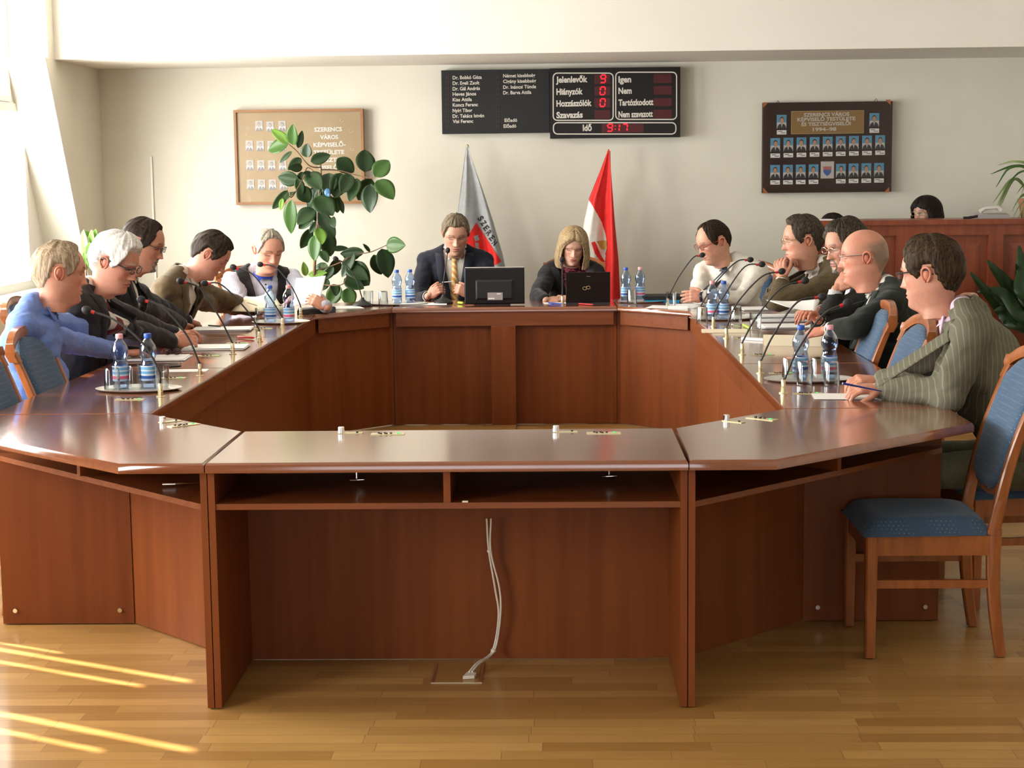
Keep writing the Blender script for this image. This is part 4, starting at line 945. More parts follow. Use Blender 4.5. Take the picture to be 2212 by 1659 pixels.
# laptop
a, b = aty(1222.5, 658, 5.87), aty(1318, 658, 5.87); top_ = aty(1222, 587.5, 5.87).z; lp = thing('laptop', ((a.x+b.x)/2, 5.87, TH), 'open black laptop seen from behind, before the blonde woman', 'laptop')
ld = MB().prism([(a.x, TZ+.010), (b.x, TZ+.010), (b.x, top_), (a.x, top_)], 0, .010, ins=.003, ch=.003); ld.v = [(x, 5.87-z-(y-TZ)*.16, y) for x, y, z in ld.v]; part('screen_lid', ld, M['gloss'], lp)
part('base', MB().box(a.x, b.x, 5.872, 6.09, TZ, TZ+.016), M['black'], lp, False)
c = aty(1267, 622, 5.83); lg = MB(); r_ = .0115
for sx_, zz in ((-1, -.003), (1, .002)):
    yy = 5.858-(c.z+zz-TZ)*.16-.0035
    lg.loop([(c.x+sx_*.0115+r_*math.cos(k*PI/9)*1.05, yy-(r_*math.sin(k*PI/9))*.16, c.z+zz+r_*math.sin(k*PI/9)*.85) for k in range(18)], .0017, 5)
part('lid_emblem', lg, M['gold'], lp)
q = aty(1271, 597, 5.84); tm = MB().box(q.x-.012, q.x+.012, 5.8415-.0, 5.8425, q.z-.001, q.z+.0015); tm.v = [(x, 5.8588-(z-TZ)*.16, z) if y < 5.842 else (x, 5.8600-(z-TZ)*.16, z) for x, y, z in tm.v]; part('brand_mark', tm, M['grey_card'], lp, False)
# connectors inside the open shelves
for px, py, l in ((771, 1037, 'metal plug hanging in the left shelf compartment'), (1316, 1029, 'metal plug hanging in the right shelf compartment')):
    p = aty(px, py, .30); solo('audio_plug', MB().tube([p+Vector((-.022, 0, 0)), p+Vector((-.01, 0, 0)), p+Vector((.012, 0, .001)), p+Vector((.024, 0, .001))], [.002, .005, .006, .003], 10).tube([p, p+Vector((0, 0, TH-.03-p.z))], .003, 8), M['chrome'], l, 'plug')
p = atz(365, 1046, .64); solo('audio_plug', MB().tube([p+Vector((-.02, 0, 0)), p+Vector((.02, .004, 0))], [.008, .007], 12).tube([p+Vector((.02, .004, 0)), p+Vector((.09, .02, -.0)), p+Vector((.14, .05, .0))], .004, 8), M['chrome'], 'metal plug with cable lying on the left corner shelf', 'plug')
for px, py in ((1065, 733),):
    p = aty(px, py, DD+2*CC+LS+.04)
# ------------------------------------------------------------------ people
def smooth_tab(zs, vs, q):
    zz = np.linspace(min(zs), max(zs), 200); o = np.argsort(zs); v = np.interp(zz, np.array(zs)[o], np.array(vs)[o])
    k = np.ones(13)/13; vp = np.pad(v, 6, mode='edge'); return np.interp(q, zz, np.convolve(vp, k, 'valid'))
TAB = [(.14, .077, .097, -.103, .80), (.125, .076, .088, -.104, .85), (.11, .0745, .088, -.103, .9), (.095, .073, .088, -.097, .95), (.08, .071, .088, -.088, 1.0), (.065, .068, .091, -.078, 1.05), (.05, .063, .092, -.070, 1.15),
       (.035, .058, .090, -.066, 1.3), (.02, .053, .089, -.064, 1.5), (.008, .050, .082, -.064, 1.6), (-.004, .050, .060, -.066, 1.3), (-.015, .052, .046, -.068, 1.1), (-.03, .053, .040, -.070, 1.0)]
def head_grid(na=104, fat=0):
    th = np.linspace(PI/2, 0, 34, endpoint=False)[::-1]; th = np.sort(np.append(th, []))
    ztop = .14+.098*np.sin(np.linspace(PI/2, .02, 34)); fac = np.cos(np.linspace(PI/2, .02, 34))
    zlow = np.arange(.138, -.031, -.0024); T = np.array(TAB)
    z = np.concatenate([ztop, zlow])
    w_ = np.concatenate([.077*fac**.92, smooth_tab(T[:, 0], T[:, 1], zlow)]); yf = np.concatenate([.097*fac, smooth_tab(T[:, 0], T[:, 2], zlow)])
    yb = np.concatenate([-.103*fac**.95, smooth_tab(T[:, 0], T[:, 3], zlow)]); p = np.concatenate([np.full(34, .82), smooth_tab(T[:, 0], T[:, 4], zlow)])
    low = np.clip((.09-z)/.09, 0, 1); w_ = w_+fat*low*.9; yf = yf+fat*.3*np.clip((.03-z)/.03, 0, 1)
    t = np.linspace(-PI, PI, na, endpoint=False); a = t-.38*np.sin(t)
    Z = np.repeat(z[:, None], na, 1); A = np.repeat(a[None, :], len(z), 0)
    c, s_ = np.cos(A), np.sin(A)
    X = w_[:, None]*np.sign(s_)*np.abs(s_)**np.where(c > 0, np.minimum(1, .92+0*c), .95)
    Y = np.where(c > 0, yf[:, None]*np.abs(c)**p[:, None], -yb[:, None]*-np.abs(c)**.85)
    return Z, A, X, Y
def G(x, x0, s): return np.exp(-((x-x0)/s)**2)
def add_features(Z, A, X, Y, nose=1):
    f = (np.cos(A) > 0)
    D = np.zeros_like(X); ax = np.abs(X)
    prog = np.clip((.138-Z)/.050, 0, 1); und = np.clip((Z-.077)/.009, 0, 1); up_ = np.clip((.150-Z)/.018, 0, 1)
    D += nose*(.006+.020*prog**1.2)*und*up_*G(X, 0, .0075+.0065*prog)
    D += nose*.010*G(ax, .0125, .0065)*G(Z, .0885, .0075)
    D -= .0155*G(ax, .032, .015)*G(Z, .129, .0105); D += .0075*G(ax, .032, .0125)*G(Z, .1265, .0075)
    D += .0045*G(ax, .030, .019)*G(Z, .1475, .006); D -= .003*G(X, 0, .01)*G(Z, .139, .007)
    D += .004*G(ax, .047, .014)*G(Z, .103, .013); D -= .003*G(ax, .040, .012)*G(Z, .070, .012)
    D += .0050*G(X, 0, .019)*G(Z, .0625, .0045)+.0058*G(X, 0, .017)*G(Z, .0505, .005)-.0050*G(X, 0, .024)*G(Z, .0565, .0022)
    D -= .0035*G(X, 0, .020)*G(Z, .0415, .005); D += .005*G(X, 0, .017)*G(Z, .020, .011)
    D -= .0018*G(ax-.020-.12*(.085-Z), .002, .003)*np.clip((.088-Z)/.01, 0, 1)*np.clip((Z-.05)/.01, 0, 1)
    Y2 = Y+np.where(f, D, 0); return Y2
def hairline(adeg): return np.interp(adeg, [0, 30, 44, 52, 57, 63, 68, 76, 83, 89, 104, 114, 140, 180], [.205, .204, .197, .182, .158, .142, .120, .104, .112, .150, .150, .092, .052, .046])
def rotmat(f, pitch, roll):
    f = Vector((f[0], f[1], 0)).normalized(); r = Vector((f.y, -f.x, 0)); z = Vector((0, 0, 1)); p = math.radians(pitch); q = math.radians(roll)
    f2 = f*math.cos(p)-z*math.sin(p); u = z*math.cos(p)+f*math.sin(p); r2 = r*math.cos(q)-u*math.sin(q); u2 = u*math.cos(q)+r*math.sin(q)
    return Matrix(((r2.x, f2.x, u2.x), (r2.y, f2.y, u2.y), (r2.z, f2.z, u2.z)))
def hand_mb(W, fd, bn, side, curl, wrist_from, spread=.06, thumb=(.62, .72, -.25), sc=1.0, each=None):
    # W wrist, fd finger direction, bn back-of-hand normal, side +1: thumb towards fd x bn
    y = Vector(fd).normalized(); z = (Vector(bn)-y*Vector(bn).dot(y)).normalized(); x = y.cross(z)*side
    def Q(a, b, c): return Vector(W)+(x*a+y*b+z*c)*sc
    mb = MB(); R3 = Matrix((x, y, z)).transposed()
    mb.ell(Q(0, .048, -.001), (.040*sc, .052*sc, .0155*sc), R3, 16, 10)
    for bx_, r_ in ((.030, .0118), (.010, .012), (-.010, .0115), (-.028, .0105)): mb.cap(Q(bx_*.55, .022, 0), Q(bx_, .086, .001), .0135*sc, r_*sc, 10)
    mb.cap(Vector(wrist_from), Q(0, .014, 0), .026*sc, .0235*sc, 14)
    for k, (bx_, ln) in enumerate(((.030, .072), (.010, .080), (-.010, .074), (-.028, .058))):
        c1 = curl if each is None else each[k]; p = Q(bx_, .086, .001); a = 0; dirx = (bx_/.03)*spread; r_ = (.0092, .0094, .0090, .0080)[k]
        for j, (seg, ck) in enumerate(((.46, c1*.85), (.30, c1*1.05), (.24, c1*.7))):
            a += ck; d = (x*dirx+y*math.cos(a)-z*math.sin(a)).normalized(); q = p+d*ln*seg*sc; mb.cap(p, q, r_*sc, (r_-.0009)*sc, 10); p = q; r_ -= .0009
    t = Vector(thumb).normalized(); p = Q(.024, .022, -.004); q = Q(.024+t.x*.038, .022+t.y*.038, -.004+t.z*.038); mb.cap(p, q, .0150*sc, .0118*sc, 10)
    t2 = Vector((t.x*.45, t.y+.25, t.z-.12)).normalized(); r_ = q+(x*t2.x+y*t2.y+z*t2.z)*.030*sc; mb.cap(q, r_, .0112*sc, .0100*sc, 10); r2 = r_+(x*t2.x*.6+y*t2.y+z*t2.z)*.020*sc; mb.cap(r_, r2, .0100*sc, .0085*sc, 10)
    return voxel(mb, .0034*sc, 2)
def elbow_ik(S, W, l1, l2, pole):
    d = W-S; L_ = min(d.length, (l1+l2)*.999); dn = d.normalized(); a = (l1*l1-l2*l2+L_*L_)/(2*L_); h = math.sqrt(max(l1*l1-a*a, 0)); pl = Vector(pole); pl = (pl-dn*pl.dot(dn)).normalized()
    return S+dn*a+pl*h
def ruffle(mb, amp, fr, seed=0, calm=None):
    off = Vector((seed*3.1, seed*1.7, seed*.9)); out = []
    for v, n in zip(mb.v, mb.n):
        p = Vector(v); q = Vector((p.x*fr, p.y*fr, p.z*fr*1.7))+off
        d = noise.noise(q)*amp+(.5-abs(noise.noise(q*2.1+Vector((5, 2, 1)))))*amp*.55
        if calm is not None: d *= min(1, max(.1, ((p-calm).length-.08)/.16))
        out.append(tuple(p+n*d))
    mb.v = out; return mb
def person(P):
    hc = Vector(P['head']); s = P.get('hs', 1.07); f = Vector((P['face'][0], P['face'][1], 0)).normalized(); R = rotmat(P['face'], P.get('pitch', 10), P.get('roll', 0))
    tf = Vector((P.get('torso', P['face'])[0], P.get('torso', P['face'])[1], 0)).normalized()
    H0 = hc-R @ Vector((0, -.01, .118*s))                              # head-space origin (chin level)
    def HW(x, y, z): return H0+R @ Vector((x*s, y*s, z*s))
    Nk = hc-f*(P.get('nf', .075)+.0012*P.get('pitch', 10))-Vector((0, 0, P.get('nz', .119)))
    hip = Vector((Nk.x-tf.x*P.get('lean', .16), Nk.y-tf.y*P.get('lean', .16), .545))
    if 'hip' in P: hip = Vector((P['hip'][0], P['hip'][1], .545))
    up_ = (Nk-hip).normalized(); rt = Vector((tf.y, -tf.x, 0)); rt = (rt-up_*rt.dot(up_)).normalized(); fo = up_.cross(rt); Lt = (Nk-hip).length; ks = Lt/.52
    if P.get('twist'): rt = (rt*math.cos(P['twist'])+up_.cross(rt)*math.sin(P['twist'])); rt.normalize(); fo = up_.cross(rt)
    bw = P.get('w', 1.0)
    def TW(x, y, z): return hip+rt*x*bw+fo*y+up_*z*ks
    RT = Matrix((rt, fo, up_)).transposed()
    root = thing('person', (hip.x, hip.y, 0), P['label'], 'person')
    def Z4(v): d = Vector(v)-hip; return d.dot(rt)/bw, d.dot(fo), d.dot(up_)/ks
    # --- head + neck
    Z, A, X, Y = head_grid(fat=P.get('fat', .004)); Y = add_features(Z, A, X, Y, P.get('nose', 1)); nr, na = Z.shape
    body = MB(); cols = []
    skin = np.array(lin(P.get('skin', '#c58d72'))); skin = skin*.86+skin.mean()*.14*np.array([1.02, 1, .95]); adeg = np.degrees(np.abs(A)); lash = np.array(lin(P.get('lash', '#2a1812'))); brow = np.array(lin(P.get('brow', '#3a261c'))); lip = np.array(lin(P.get('lip', '#a85a50')))
    C = np.tile(skin, (nr, na, 1)); ax = np.abs(X); fr_ = (np.cos(A) > .2)
    def mixc(mask, c, k=1): C[:] = C*(1-(mask*k)[..., None])+c*(mask*k)[..., None]
    mixc(fr_*(G(ax, .044, .018)*G(Z, .095, .018)+G(X, 0, .013)*G(Z, .09, .012)).clip(0, 1), skin*np.array([1.08, .78, .74]), .6)
    mixc(fr_*(G(X, 0, .023)**2*G(Z, .0565, .0105)**2 > .22), lip, .8); mixc(fr_*(ax < .024)*(np.abs(Z-.0565) < .0016), lip*.45, .8)
    bz = .1500+.0035*np.clip(1-((ax-.030)/.018)**2, 0, 1)
    mixc(fr_*(ax > .012)*(ax < .050)*np.clip(1-np.abs(Z-bz)/.0058, 0, 1), brow, P.get('browk', .95))
    if P.get('eyes', 'down') == 'down': mixc(fr_*(np.abs(ax-.032) < .0155)*np.clip(1-np.abs(Z-(.1215+.9*(ax-.032)**2*10*.35))/.0036, 0, 1), lash, 1)
    else:
        el = ((ax-.032)/.0145)**2+((Z-.1265)/.0055)**2; mixc(fr_*(el < 1), np.array((.62, .58, .54)), 1); mixc(fr_*(((ax-.032)/.0058)**2+((Z-.1265)/.0056)**2 < 1), lash*.6, 1)
        mixc(fr_*(el < 1.5)*(el > .9)*(Z > .1265), lash, .9)
    if P.get('stubble'): mixc((Z < .078)*(adeg < 82)*(1-(ax < .02)*(np.abs(Z-.056) < .008)), np.array(lin(P['stubble'])), P.get('stubk', .35))
    if P.get('hair') == 'ring':
        gh = np.array((.20, .155, .105)); sm_ = lambda v, a, b: np.clip((v-a)/(b-a), 0, 1)
        mr_ = sm_(adeg, 84, 104)*sm_(.180+.012*sm_(adeg, 120, 170)-Z, -.012, .014)*sm_(Z-hairline(adeg), -.008, .012); mixc(mr_, gh, .80)
    for i in range(nr):
        for j in range(na): body.v.append(tuple(HW(X[i, j], Y[i, j], Z[i, j]))); cols.append(C[i, j])
    for i in range(nr-1):
        for j in range(na): body.f.append((i*na+j, (i+1)*na+j, (i+1)*na+(j+1)%na, i*na+(j+1)%na))
    body.f.append(tuple(range(na-1, -1, -1)))
    # neck rings to the torso
    last = [Vector(body.v[(nr-1)*na+j]) for j in range(na)]; K = 9; nc = sum(last, Vector())/na; nw = P.get('neckw', .065)
    for k in range(1, K+1):
        u = k/K; ue = u*u*(3-2*u)
        for j in range(na):
            a = A[0, j]; tgt = Nk+(rt*math.sin(a)*nw+fo*math.cos(a)*nw*1.02)-up_*.02; p = last[j].lerp(tgt, ue*.75+u*.25); body.v.append(tuple(p)); cols.append(skin*(1-.03*u))
        b0, b1 = (nr+k-2)*na, (nr+k-1)*na
        body.f += [(b0+j, b1+j, b1+(j+1)%na, b0+(j+1)%na) for j in range(na)]
    n0 = len(body.v)
    # ears
    for sx in (-1, 1):
        em = MB(); pts = [(.0, -.000, .096), (.004, .006, .106), (.006, .008, .120), (.010, .004, .138), (.015, -.010, .145), (.017, -.022, .138), (.014, -.025, .124), (.010, -.019, .108), (.004, -.008, .095)]
        em.tube([HW(sx*(.0725+x), y-.004, z) for x, y, z in catm2(pts, 4)], .0042*s, 8); em.ell(HW(sx*.0745, -.010, .121), (.009*s, .014*s, .021*s), R, 12, 8)
        body.add(em.v, em.f); cols += [skin*np.array([1.02, .80, .74])]*len(em.v)
    # --- arms and hands
    sh = []; W_ = []; E_ = []
    for k, sx in enumerate((-1, 1)):       # -1: own left, +1: own right
        hd = P['hands'][k]; S = TW(sx*.172, -.005, .435); Wp = Vector(hd['w']); pole = hd.get('pole', (rt.x*sx*.7-fo.x*.2, rt.y*sx*.7-fo.y*.2, -.8)); E = elbow_ik(S, Wp, .300, .265, pole)
        if 'e' in hd: E = Vector(hd['e'])
        sh.append(S); W_.append(Wp); E_.append(E)
        fd = Vector(hd.get('fd', tuple((Wp-E).normalized()))); bn = Vector(hd.get('bn', (0, 0, 1)))
        if hd.get('hide') is None:
            hm = hand_mb(Wp, fd, bn, -sx if hd.get('side') is None else hd['side'], hd.get('curl', .45), Wp+(E-Wp).normalized()*.05, thumb=hd.get('thumb', (.62, .72, -.25)), sc=P.get('handsc', 1.0), each=hd.get('each'))
            body.add(hm.v, hm.f); cols += [skin*np.array([1.0, .92, .90])]*len(hm.v)
        fa = MB().cap(E, Wp, .040, .026, 12); body.add(fa.v, fa.f); cols += [skin]*len(fa.v)
        ua = MB().cap(S, E, .046, .040, 12); body.add(ua.v, ua.f); cols += [skin]*len(ua.v)
    tm = MB().ell(TW(0, 0, .33), (.150*bw, .095, .16*ks), RT, 18, 12).ell(TW(0, 0, .12), (.14*bw, .10, .16*ks), RT, 18, 12).cap(TW(-.13, -.005, .43), TW(.13, -.005, .43), .05, .05, 12)
    body.add(tm.v, tm.f); cols += [skin]*len(tm.v)
    # --- legs
    kd = P.get('knee', tf); kd = Vector((kd[0], kd[1], 0)).normalized(); legs = MB(); knees = []; ank = []
    for sx in (-1, 1):
        hj = hip+rt*sx*.095-Vector((0, 0, .02)); kn = hip+rt*sx*(.13 if not P.get('legs_in') else .10)+kd*P.get('thigh', .42); kn.z = .50; an = kn+kd*P.get('shin', .03); an.z = .10
        legs.cap(hj, kn, .088, .062, 16); legs.cap(kn, an, .060, .046, 16); knees.append(kn); ank.append(an)
        lm = MB().cap(hj, kn, .060, .045, 10).cap(kn, an, .045, .034, 10); body.add(lm.v, lm.f); cols += [skin]*len(lm.v)
    body.col = cols; body.mi = [0]*len(body.f)
    part('body', body, M['skin'], root, 'all')
    legs.ell(hip+Vector((0, 0, .0)), (.165*bw, .135, .105), RT, 18, 12)
    lg = ruffle(voxel(legs, .014, 4), .006, 9, 3); part('trousers', lg, P['trousers'], root, 'all')
    for an in ank:
        sm = MB().ell(an+kd*.055+Vector((0, 0, -.058)), (.046, .13, .040), Matrix((Vector((kd.y, -kd.x, 0)), kd, Vector((0, 0, 1)))).transposed(), 16, 10).cap(an+Vector((0, 0, -.05)), an+Vector((0, 0, .0)), .045, .045, 12)
        sm.v = [(x, y, max(z, .004)) for x, y, z in sm.v]
        part('shoe', sm, M['shoe'], root, 'all')
    # --- shirt
    belly = P.get('belly', 0)
    def torso(e):
        t = MB(); t.ell(TW(0, .005, .07), ((.160+e+belly*.5)*bw, .125+e+belly*.6, .12*ks), RT, 22, 14); t.ell(TW(0, .02+belly*.5, .18), ((.158+e+belly*.6)*bw, .122+e+belly, .17*ks), RT, 22, 14)
        t.ell(TW(0, .008, .34), ((.172+e)*bw, .115+e, .155*ks), RT, 22, 14); t.cap(TW(-.135, -.012, .435), TW(.135, -.012, .435), .062+e, .062+e, 16)
        for sx in (-1, 1): t.cap(TW(sx*.12, -.015, .448), TW(sx*.035, -.018, .512), .052+e*.8, .045+e*.5, 14)
        t.ell(TW(0, -.012, .47), ((.082+e)*bw, .070+e, .055*ks), RT, 16, 10)
        return t
    def sleeves(t, e, end):
        for k in (0, 1):
            S, E, Wp = sh[k], E_[k], W_[k]; d = (Wp-E); e2 = E+d*(1-end/max(d.length, .01))
            t.cap(S, E, .058+e, .047+e, 16); t.cap(E, e2, .047+e, .034+e, 16)
        return t
    kind = P['top']; tree = None; shm = None
    if kind != 'none':
        st = torso(.0 if kind != 'shirt' else .008)
        if kind in ('shirt', 'vest'): sleeves(st, .006, P.get('cuff', .02))
        else: sleeves(st, -.006, .004)
        sv = voxel(st, .0095, 5)
        if kind in ('shirt', 'vest'): ruffle(sv, .012, 11, P.get('seed', 1))
        sv = sv if 'opening' not in P else sv
        shirt = part('shirt', sv, P['shirt'], root, 'all')
        shm = BVHTree.FromPolygons([Vector(v) for v in sv.v], sv.f)
        # collar
        if P.get('collar', True):
            cb_ = MB(); n = 32; cn = Nk-up_*.018; axis = (nc-Nk).normalized()
            for lv, (rr, hh) in enumerate(((.076, -.010), (.071, .010), (.0665, .030), (.063, .030), (.066, .008))):
                for k in range(n):
                    a = 2*PI*k/n; fr2 = math.cos(a); cb_.v.append(tuple(cn+(rt*math.sin(a)+fo*fr2*1.02)*rr+up_*(hh-.012*max(fr2, 0))+(axis-up_)*.03*(hh > .02)))
            for lv in range(4): cb_.f += [(lv*n+k, lv*n+(k+1)%n, (lv+1)*n+(k+1)%n, (lv+1)*n+k) for k in range(n)]
            for sx in (-1, 1):
                a0, b0, c0 = cn+fo*.070+rt*sx*.004+up_*.008, cn+rt*sx*.058+fo*.045+up_*.016, cn+fo*.088+rt*sx*.040-up_*.040
                i0 = len(cb_.v); cb_.v += [tuple(q) for q in (a0, b0, c0, a0+fo*.006, b0+fo*.006+rt*sx*.004, c0+fo*.006)]; cb_.f += [(i0, i0+1, i0+2), (i0+3, i0+5, i0+4), (i0, i0+2, i0+5, i0+3), (i0+1, i0+4, i0+5, i0+2), (i0, i0+3, i0+4, i0+1)]
            cb_.mi = [0]*len(cb_.f); part('collar', cb_, P.get('collarm', P['shirt']), root)
    def strip(zs, hw, off, name, m, wv=0):
        q = MB()
        for z_, w_ in zip(zs, hw):
            for x_ in (-w_, 0, w_):
                o = TW(x_/bw, .5, z_); h = shm.ray_cast(o, -fo, 1.0); y = ((h[0]-hip).dot(fo) if h[0] is not None else .1)+off+(.004 if x_ == 0 else 0)
                q.v.append(tuple(hip+rt*x_+fo*y+up_*z_*ks))
        for i in range(len(zs)-1):
            for j in range(2): a = i*3+j; q.f.append((a, a+1, a+4, a+3))
        n = len(q.v); q.v += [tuple(Vector(v)-fo*.006) for v in q.v]; q.f += [tuple(reversed([i+n for i in f_])) for f_ in q.f]
        m_ = len(zs)
        for i in range(m_-1): a, b = i*3, i*3+3; q.f += [(a, b, b+n, a+n), (a+2, a+2+n, b+2+n, b+2)]
        q.mi = [0]*len(q.f); return part(name, q, m, root, 'all')
    if P.get('tie'):
        strip([.492, .478, .462, .455], [.012, .020, .016, .011], .020, 'tie_knot', P['tie'])
        zs = list(np.linspace(.458, .06, 22)); strip(zs, [.012+.030*min(1, (.458-z)/.34) for z in zs], .010, 'tie', P['tie'])
    if P.get('buttons'):
        for z in np.linspace(.44, .15, 6):
            h = shm.ray_cast(TW(0, .5, z), -fo, 1.0)
            if h[0] is not None: part('button', MB().tube([h[0]-fo*.001, h[0]+fo*.003], .0055, 10), M['flagblk'] if P['buttons'] == 'dark' else M['paper'], root)
    if kind in ('jacket', 'vest'):
        e = .022 if kind == 'jacket' else .016
        jt = torso(e)
        if kind == 'jacket':
            sleeves(jt, .008, P.get('jcuff', .035))
            for k, sx in ((0, -1), (1, 1)): jt.ell(sh[k]+up_*.012, (.060, .058, .050), RT, 14, 10)
            jt.ell(TW(0, 0, -.01), (.178*bw, .145+belly*.5, .10), RT, 18, 12)
        jv = voxel(jt, .0085, 7); ruffle(jv, P.get('ruf', .013), 8.5, P.get('seed', 1), Nk)
        zv = P.get('vz', .20); vw = P.get('vw', .085); keep = []
        L_ = [Z4(v) for v in jv.v]
        for q in jv.f:
            x, y, z = (sum(L_[i][c] for i in q)/len(q) for c in range(3)); cut = False
            if y > .0 and y < .21 and z > zv and z < .60 and abs(x) < .006+vw*(z-zv)/(.50-zv): cut = True
            if z > .522 and abs(x) < .068 and abs(y) < .10: cut = True
            if kind == 'vest':
                if z > -.02 and z < .06 and y > 0 and abs(x) < .004: cut = True
            if not cut: keep.append(q)
        jv.f = keep; jv.mi = [0]*len(keep)
        if kind == 'vest':       # arm holes
            jv.f = [q for q in jv.f if not (lambda x, z: abs(x) > .150 and z > .24)(*[sum(L_[i][c] for i in q)/len(q) for c in (0, 2)])]; jv.mi = [0]*len(jv.f)
        for _ in range(8):
            cnt = {}
            for q in jv.f:
                for i in range(len(q)):
                    e_ = (q[i], q[(i+1) % len(q)]); k_ = (min(e_), max(e_)); cnt[k_] = cnt.get(k_, 0)+1
            nb_ = {}
            for (a_, b_), c_ in cnt.items():
                if c_ == 1: nb_.setdefault(a_, []).append(b_); nb_.setdefault(b_, []).append(a_)
            new = {v: tuple(np.mean([jv.v[u] for u in us], axis=0)*.6+np.array(jv.v[v])*.4) for v, us in nb_.items() if len(us) == 2}
            for v, p_ in new.items(): jv.v[v] = p_
        jo = part('jacket' if kind == 'jacket' else 'vest', jv, P['jacket'], root, 'all')
        sm_ = jo.modifiers.new('thick', 'SOLIDIFY'); sm_.thickness = .007; sm_.offset = -1
        if kind == 'jacket':
            jb = BVHTree.FromPolygons([Vector(v) for v in jv.v], jv.f)
            for sx in (-1, 1):       # lapels lying along the opening
                q = MB(); zs = np.linspace(zv+.01, .50, 12)
                for z_ in zs:
                    t = (z_-zv)/(.50-zv); xi = .004+vw*t; wl = .010+.045*math.sin(min(1, t*1.25)*PI*.62)
                    for k, xx in enumerate((xi, xi+wl*.5, xi+wl)):
                        o = TW(sx*xx, .5, z_); h = jb.ray_cast(o, -fo, 1.0); y = ((h[0]-hip).dot(fo) if h[0] is not None else None)
                        if y is None or y < -.02: y = prev_y if 'prev_y' in dir() else .08
                        prev_y = y; q.v.append(tuple(hip+rt*sx*xx*bw+fo*(y+.004+(.003 if k < 2 else 0))+up_*z_*ks))
                for i in range(len(zs)-1):
                    for j in range(2): a = i*3+j; q.f.append((a, a+1, a+4, a+3) if sx > 0 else (a, a+3, a+4, a+1))
                q.mi = [0]*len(q.f); lo_ = part('lapel', q, P['jacket'], root, 'all'); m_ = lo_.modifiers.new('thick', 'SOLIDIFY'); m_.thickness = .005; m_.offset = 0
            if P.get('jcollar', True):
                cb_ = MB(); n = 26; cn = Nk-up_*.03
                for rr, hh in ((.098, -.018), (.088, .012), (.079, .034), (.074, .032)):
                    for k in range(n):
                        a = PI+(k/(n-1)-.5)*2*PI*.62; cb_.v.append(tuple(cn+rt*math.sin(a)*rr*1.05+fo*math.cos(a)*rr+up_*hh*(1-.25*max(0, math.cos(a)))))
                for lv in range(3): cb_.f += [(lv*n+k, lv*n+k+1, (lv+1)*n+k+1, (lv+1)*n+k) for k in range(n-1)]
                cb_.mi = [0]*len(cb_.f); q = part('jacket_collar', cb_, P['jacket'], root, 'all'); m_ = q.modifiers.new('thick', 'SOLIDIFY'); m_.thickness = .006
    # cuffs
    if kind in ('jacket', 'shirt', 'vest') and P.get('cuffs', True):
        for k in (0, 1):
            d = (E_[k]-W_[k]).normalized(); end = P.get('jcuff', .035) if kind == 'jacket' else P.get('cuff', .02)
            c0 = W_[k]+d*max(.006, end-.030); c1 = W_[k]+d*(end+.025); part('cuff', MB().tube([c0, c0+d*.001, c1], [.0325, .0350, .037], 20, cap=False), P.get('cuffm', P['shirt']), root)
    # --- hair
    def shell(name, mask, thick, m, amp=.0016, fq=60, lift=None, base=None):
        Zb, Ab, Xb, Yb = (Z, A, X, Y) if base is None else base
        nrb = Zb.shape[0]; mk = mask(Zb, np.degrees(np.abs(Ab)), Xb, Yb, Ab); q = MB(); cx, cy = 0, -.005
        t = np.clip(mk/.014, 0, 1); t = t*t*(3-2*t); th = thick(Zb, Ab) if callable(thick) else thick
        for i in range(nrb):
            for j in range(na):
                x, y, z = Xb[i, j], Yb[i, j], Zb[i, j]; d = Vector((x, y+.005, max(0, (z-.12))*.9)); d = d.normalized() if d.length > 1e-6 else Vector((0, 0, 1))
                if i == 0: d = Vector((0, 0, 1))
                a = Ab[i, j]; n_ = noise.noise(Vector((math.sin(a)*4, math.cos(a)*4, z*22)))*1.0+noise.noise(Vector((math.sin(a)*fq/3, math.cos(a)*fq/3, z*16)))*1.3
                hh = th[i, j] if hasattr(th, 'shape') else th
                o = -.004+(hh+.004)*t[i, j]+amp*n_*t[i, j]*1.4*min(1, math.hypot(x, y)/.03); q.v.append(tuple(HW(*(Vector((x, y, z))+d*o))))
        for i in range(nrb-1):
            for j in range(na):
                if max(mk[i, j], mk[i+1, j], mk[i, (j+1) % na], mk[i+1, (j+1) % na]) > -.003: q.f.append((i*na+j, (i+1)*na+j, (i+1)*na+(j+1)%na, i*na+(j+1)%na))
        if mk[0].max() > 0: q.f.append(tuple(range(na-1, -1, -1)))
        q.mi = [0]*len(q.f); return part(name, q, m, root, 'all')
    st = P.get('hair', 'short'); T_ = P.get('ht', .012)
    if st in ('short', 'thin', 'bald'):
        def mk(Zb, ad, Xb, Yb, Ab):
            hl = hairline(ad)+P.get('hl', 0)*np.clip(1-ad/60, 0, 1)
            m = Zb-hl
            if st == 'thin': m = np.where(ad < 50, Zb-.214, m)
            if st in ('bald', 'ring'):
                m = np.minimum(m, .168+(-.012 if st == 'bald' else 0)+.018*np.clip((ad-110)/70, 0, 1)-Zb); m = np.where(ad < 93, -1, m)
            if P.get('patch'): m = m-.22*np.exp(-((Yb+.058)/.034)**2-((Xb)/.038)**2)*(Zb > .17)
            cs_ = np.cos(Ab)*5+np.sin(Ab)*3.3; nb = noise_arr(cs_, Zb*90)*.0035+noise_arr(cs_*3, Zb*60)*.0025; return m+nb
        def tk(Zb, Ab):
            base = T_*(.55+.45*np.clip((Zb-.08)/.09, 0, 1)); return base+P.get('quiff', 0)*np.clip((Zb-.17)/.05, 0, 1)*np.clip(np.cos(Ab)+.3, 0, 1)
        shell('hair', mk, tk, P['hairm'], amp=P.get('hamp', .0032))
    elif st == 'bob':
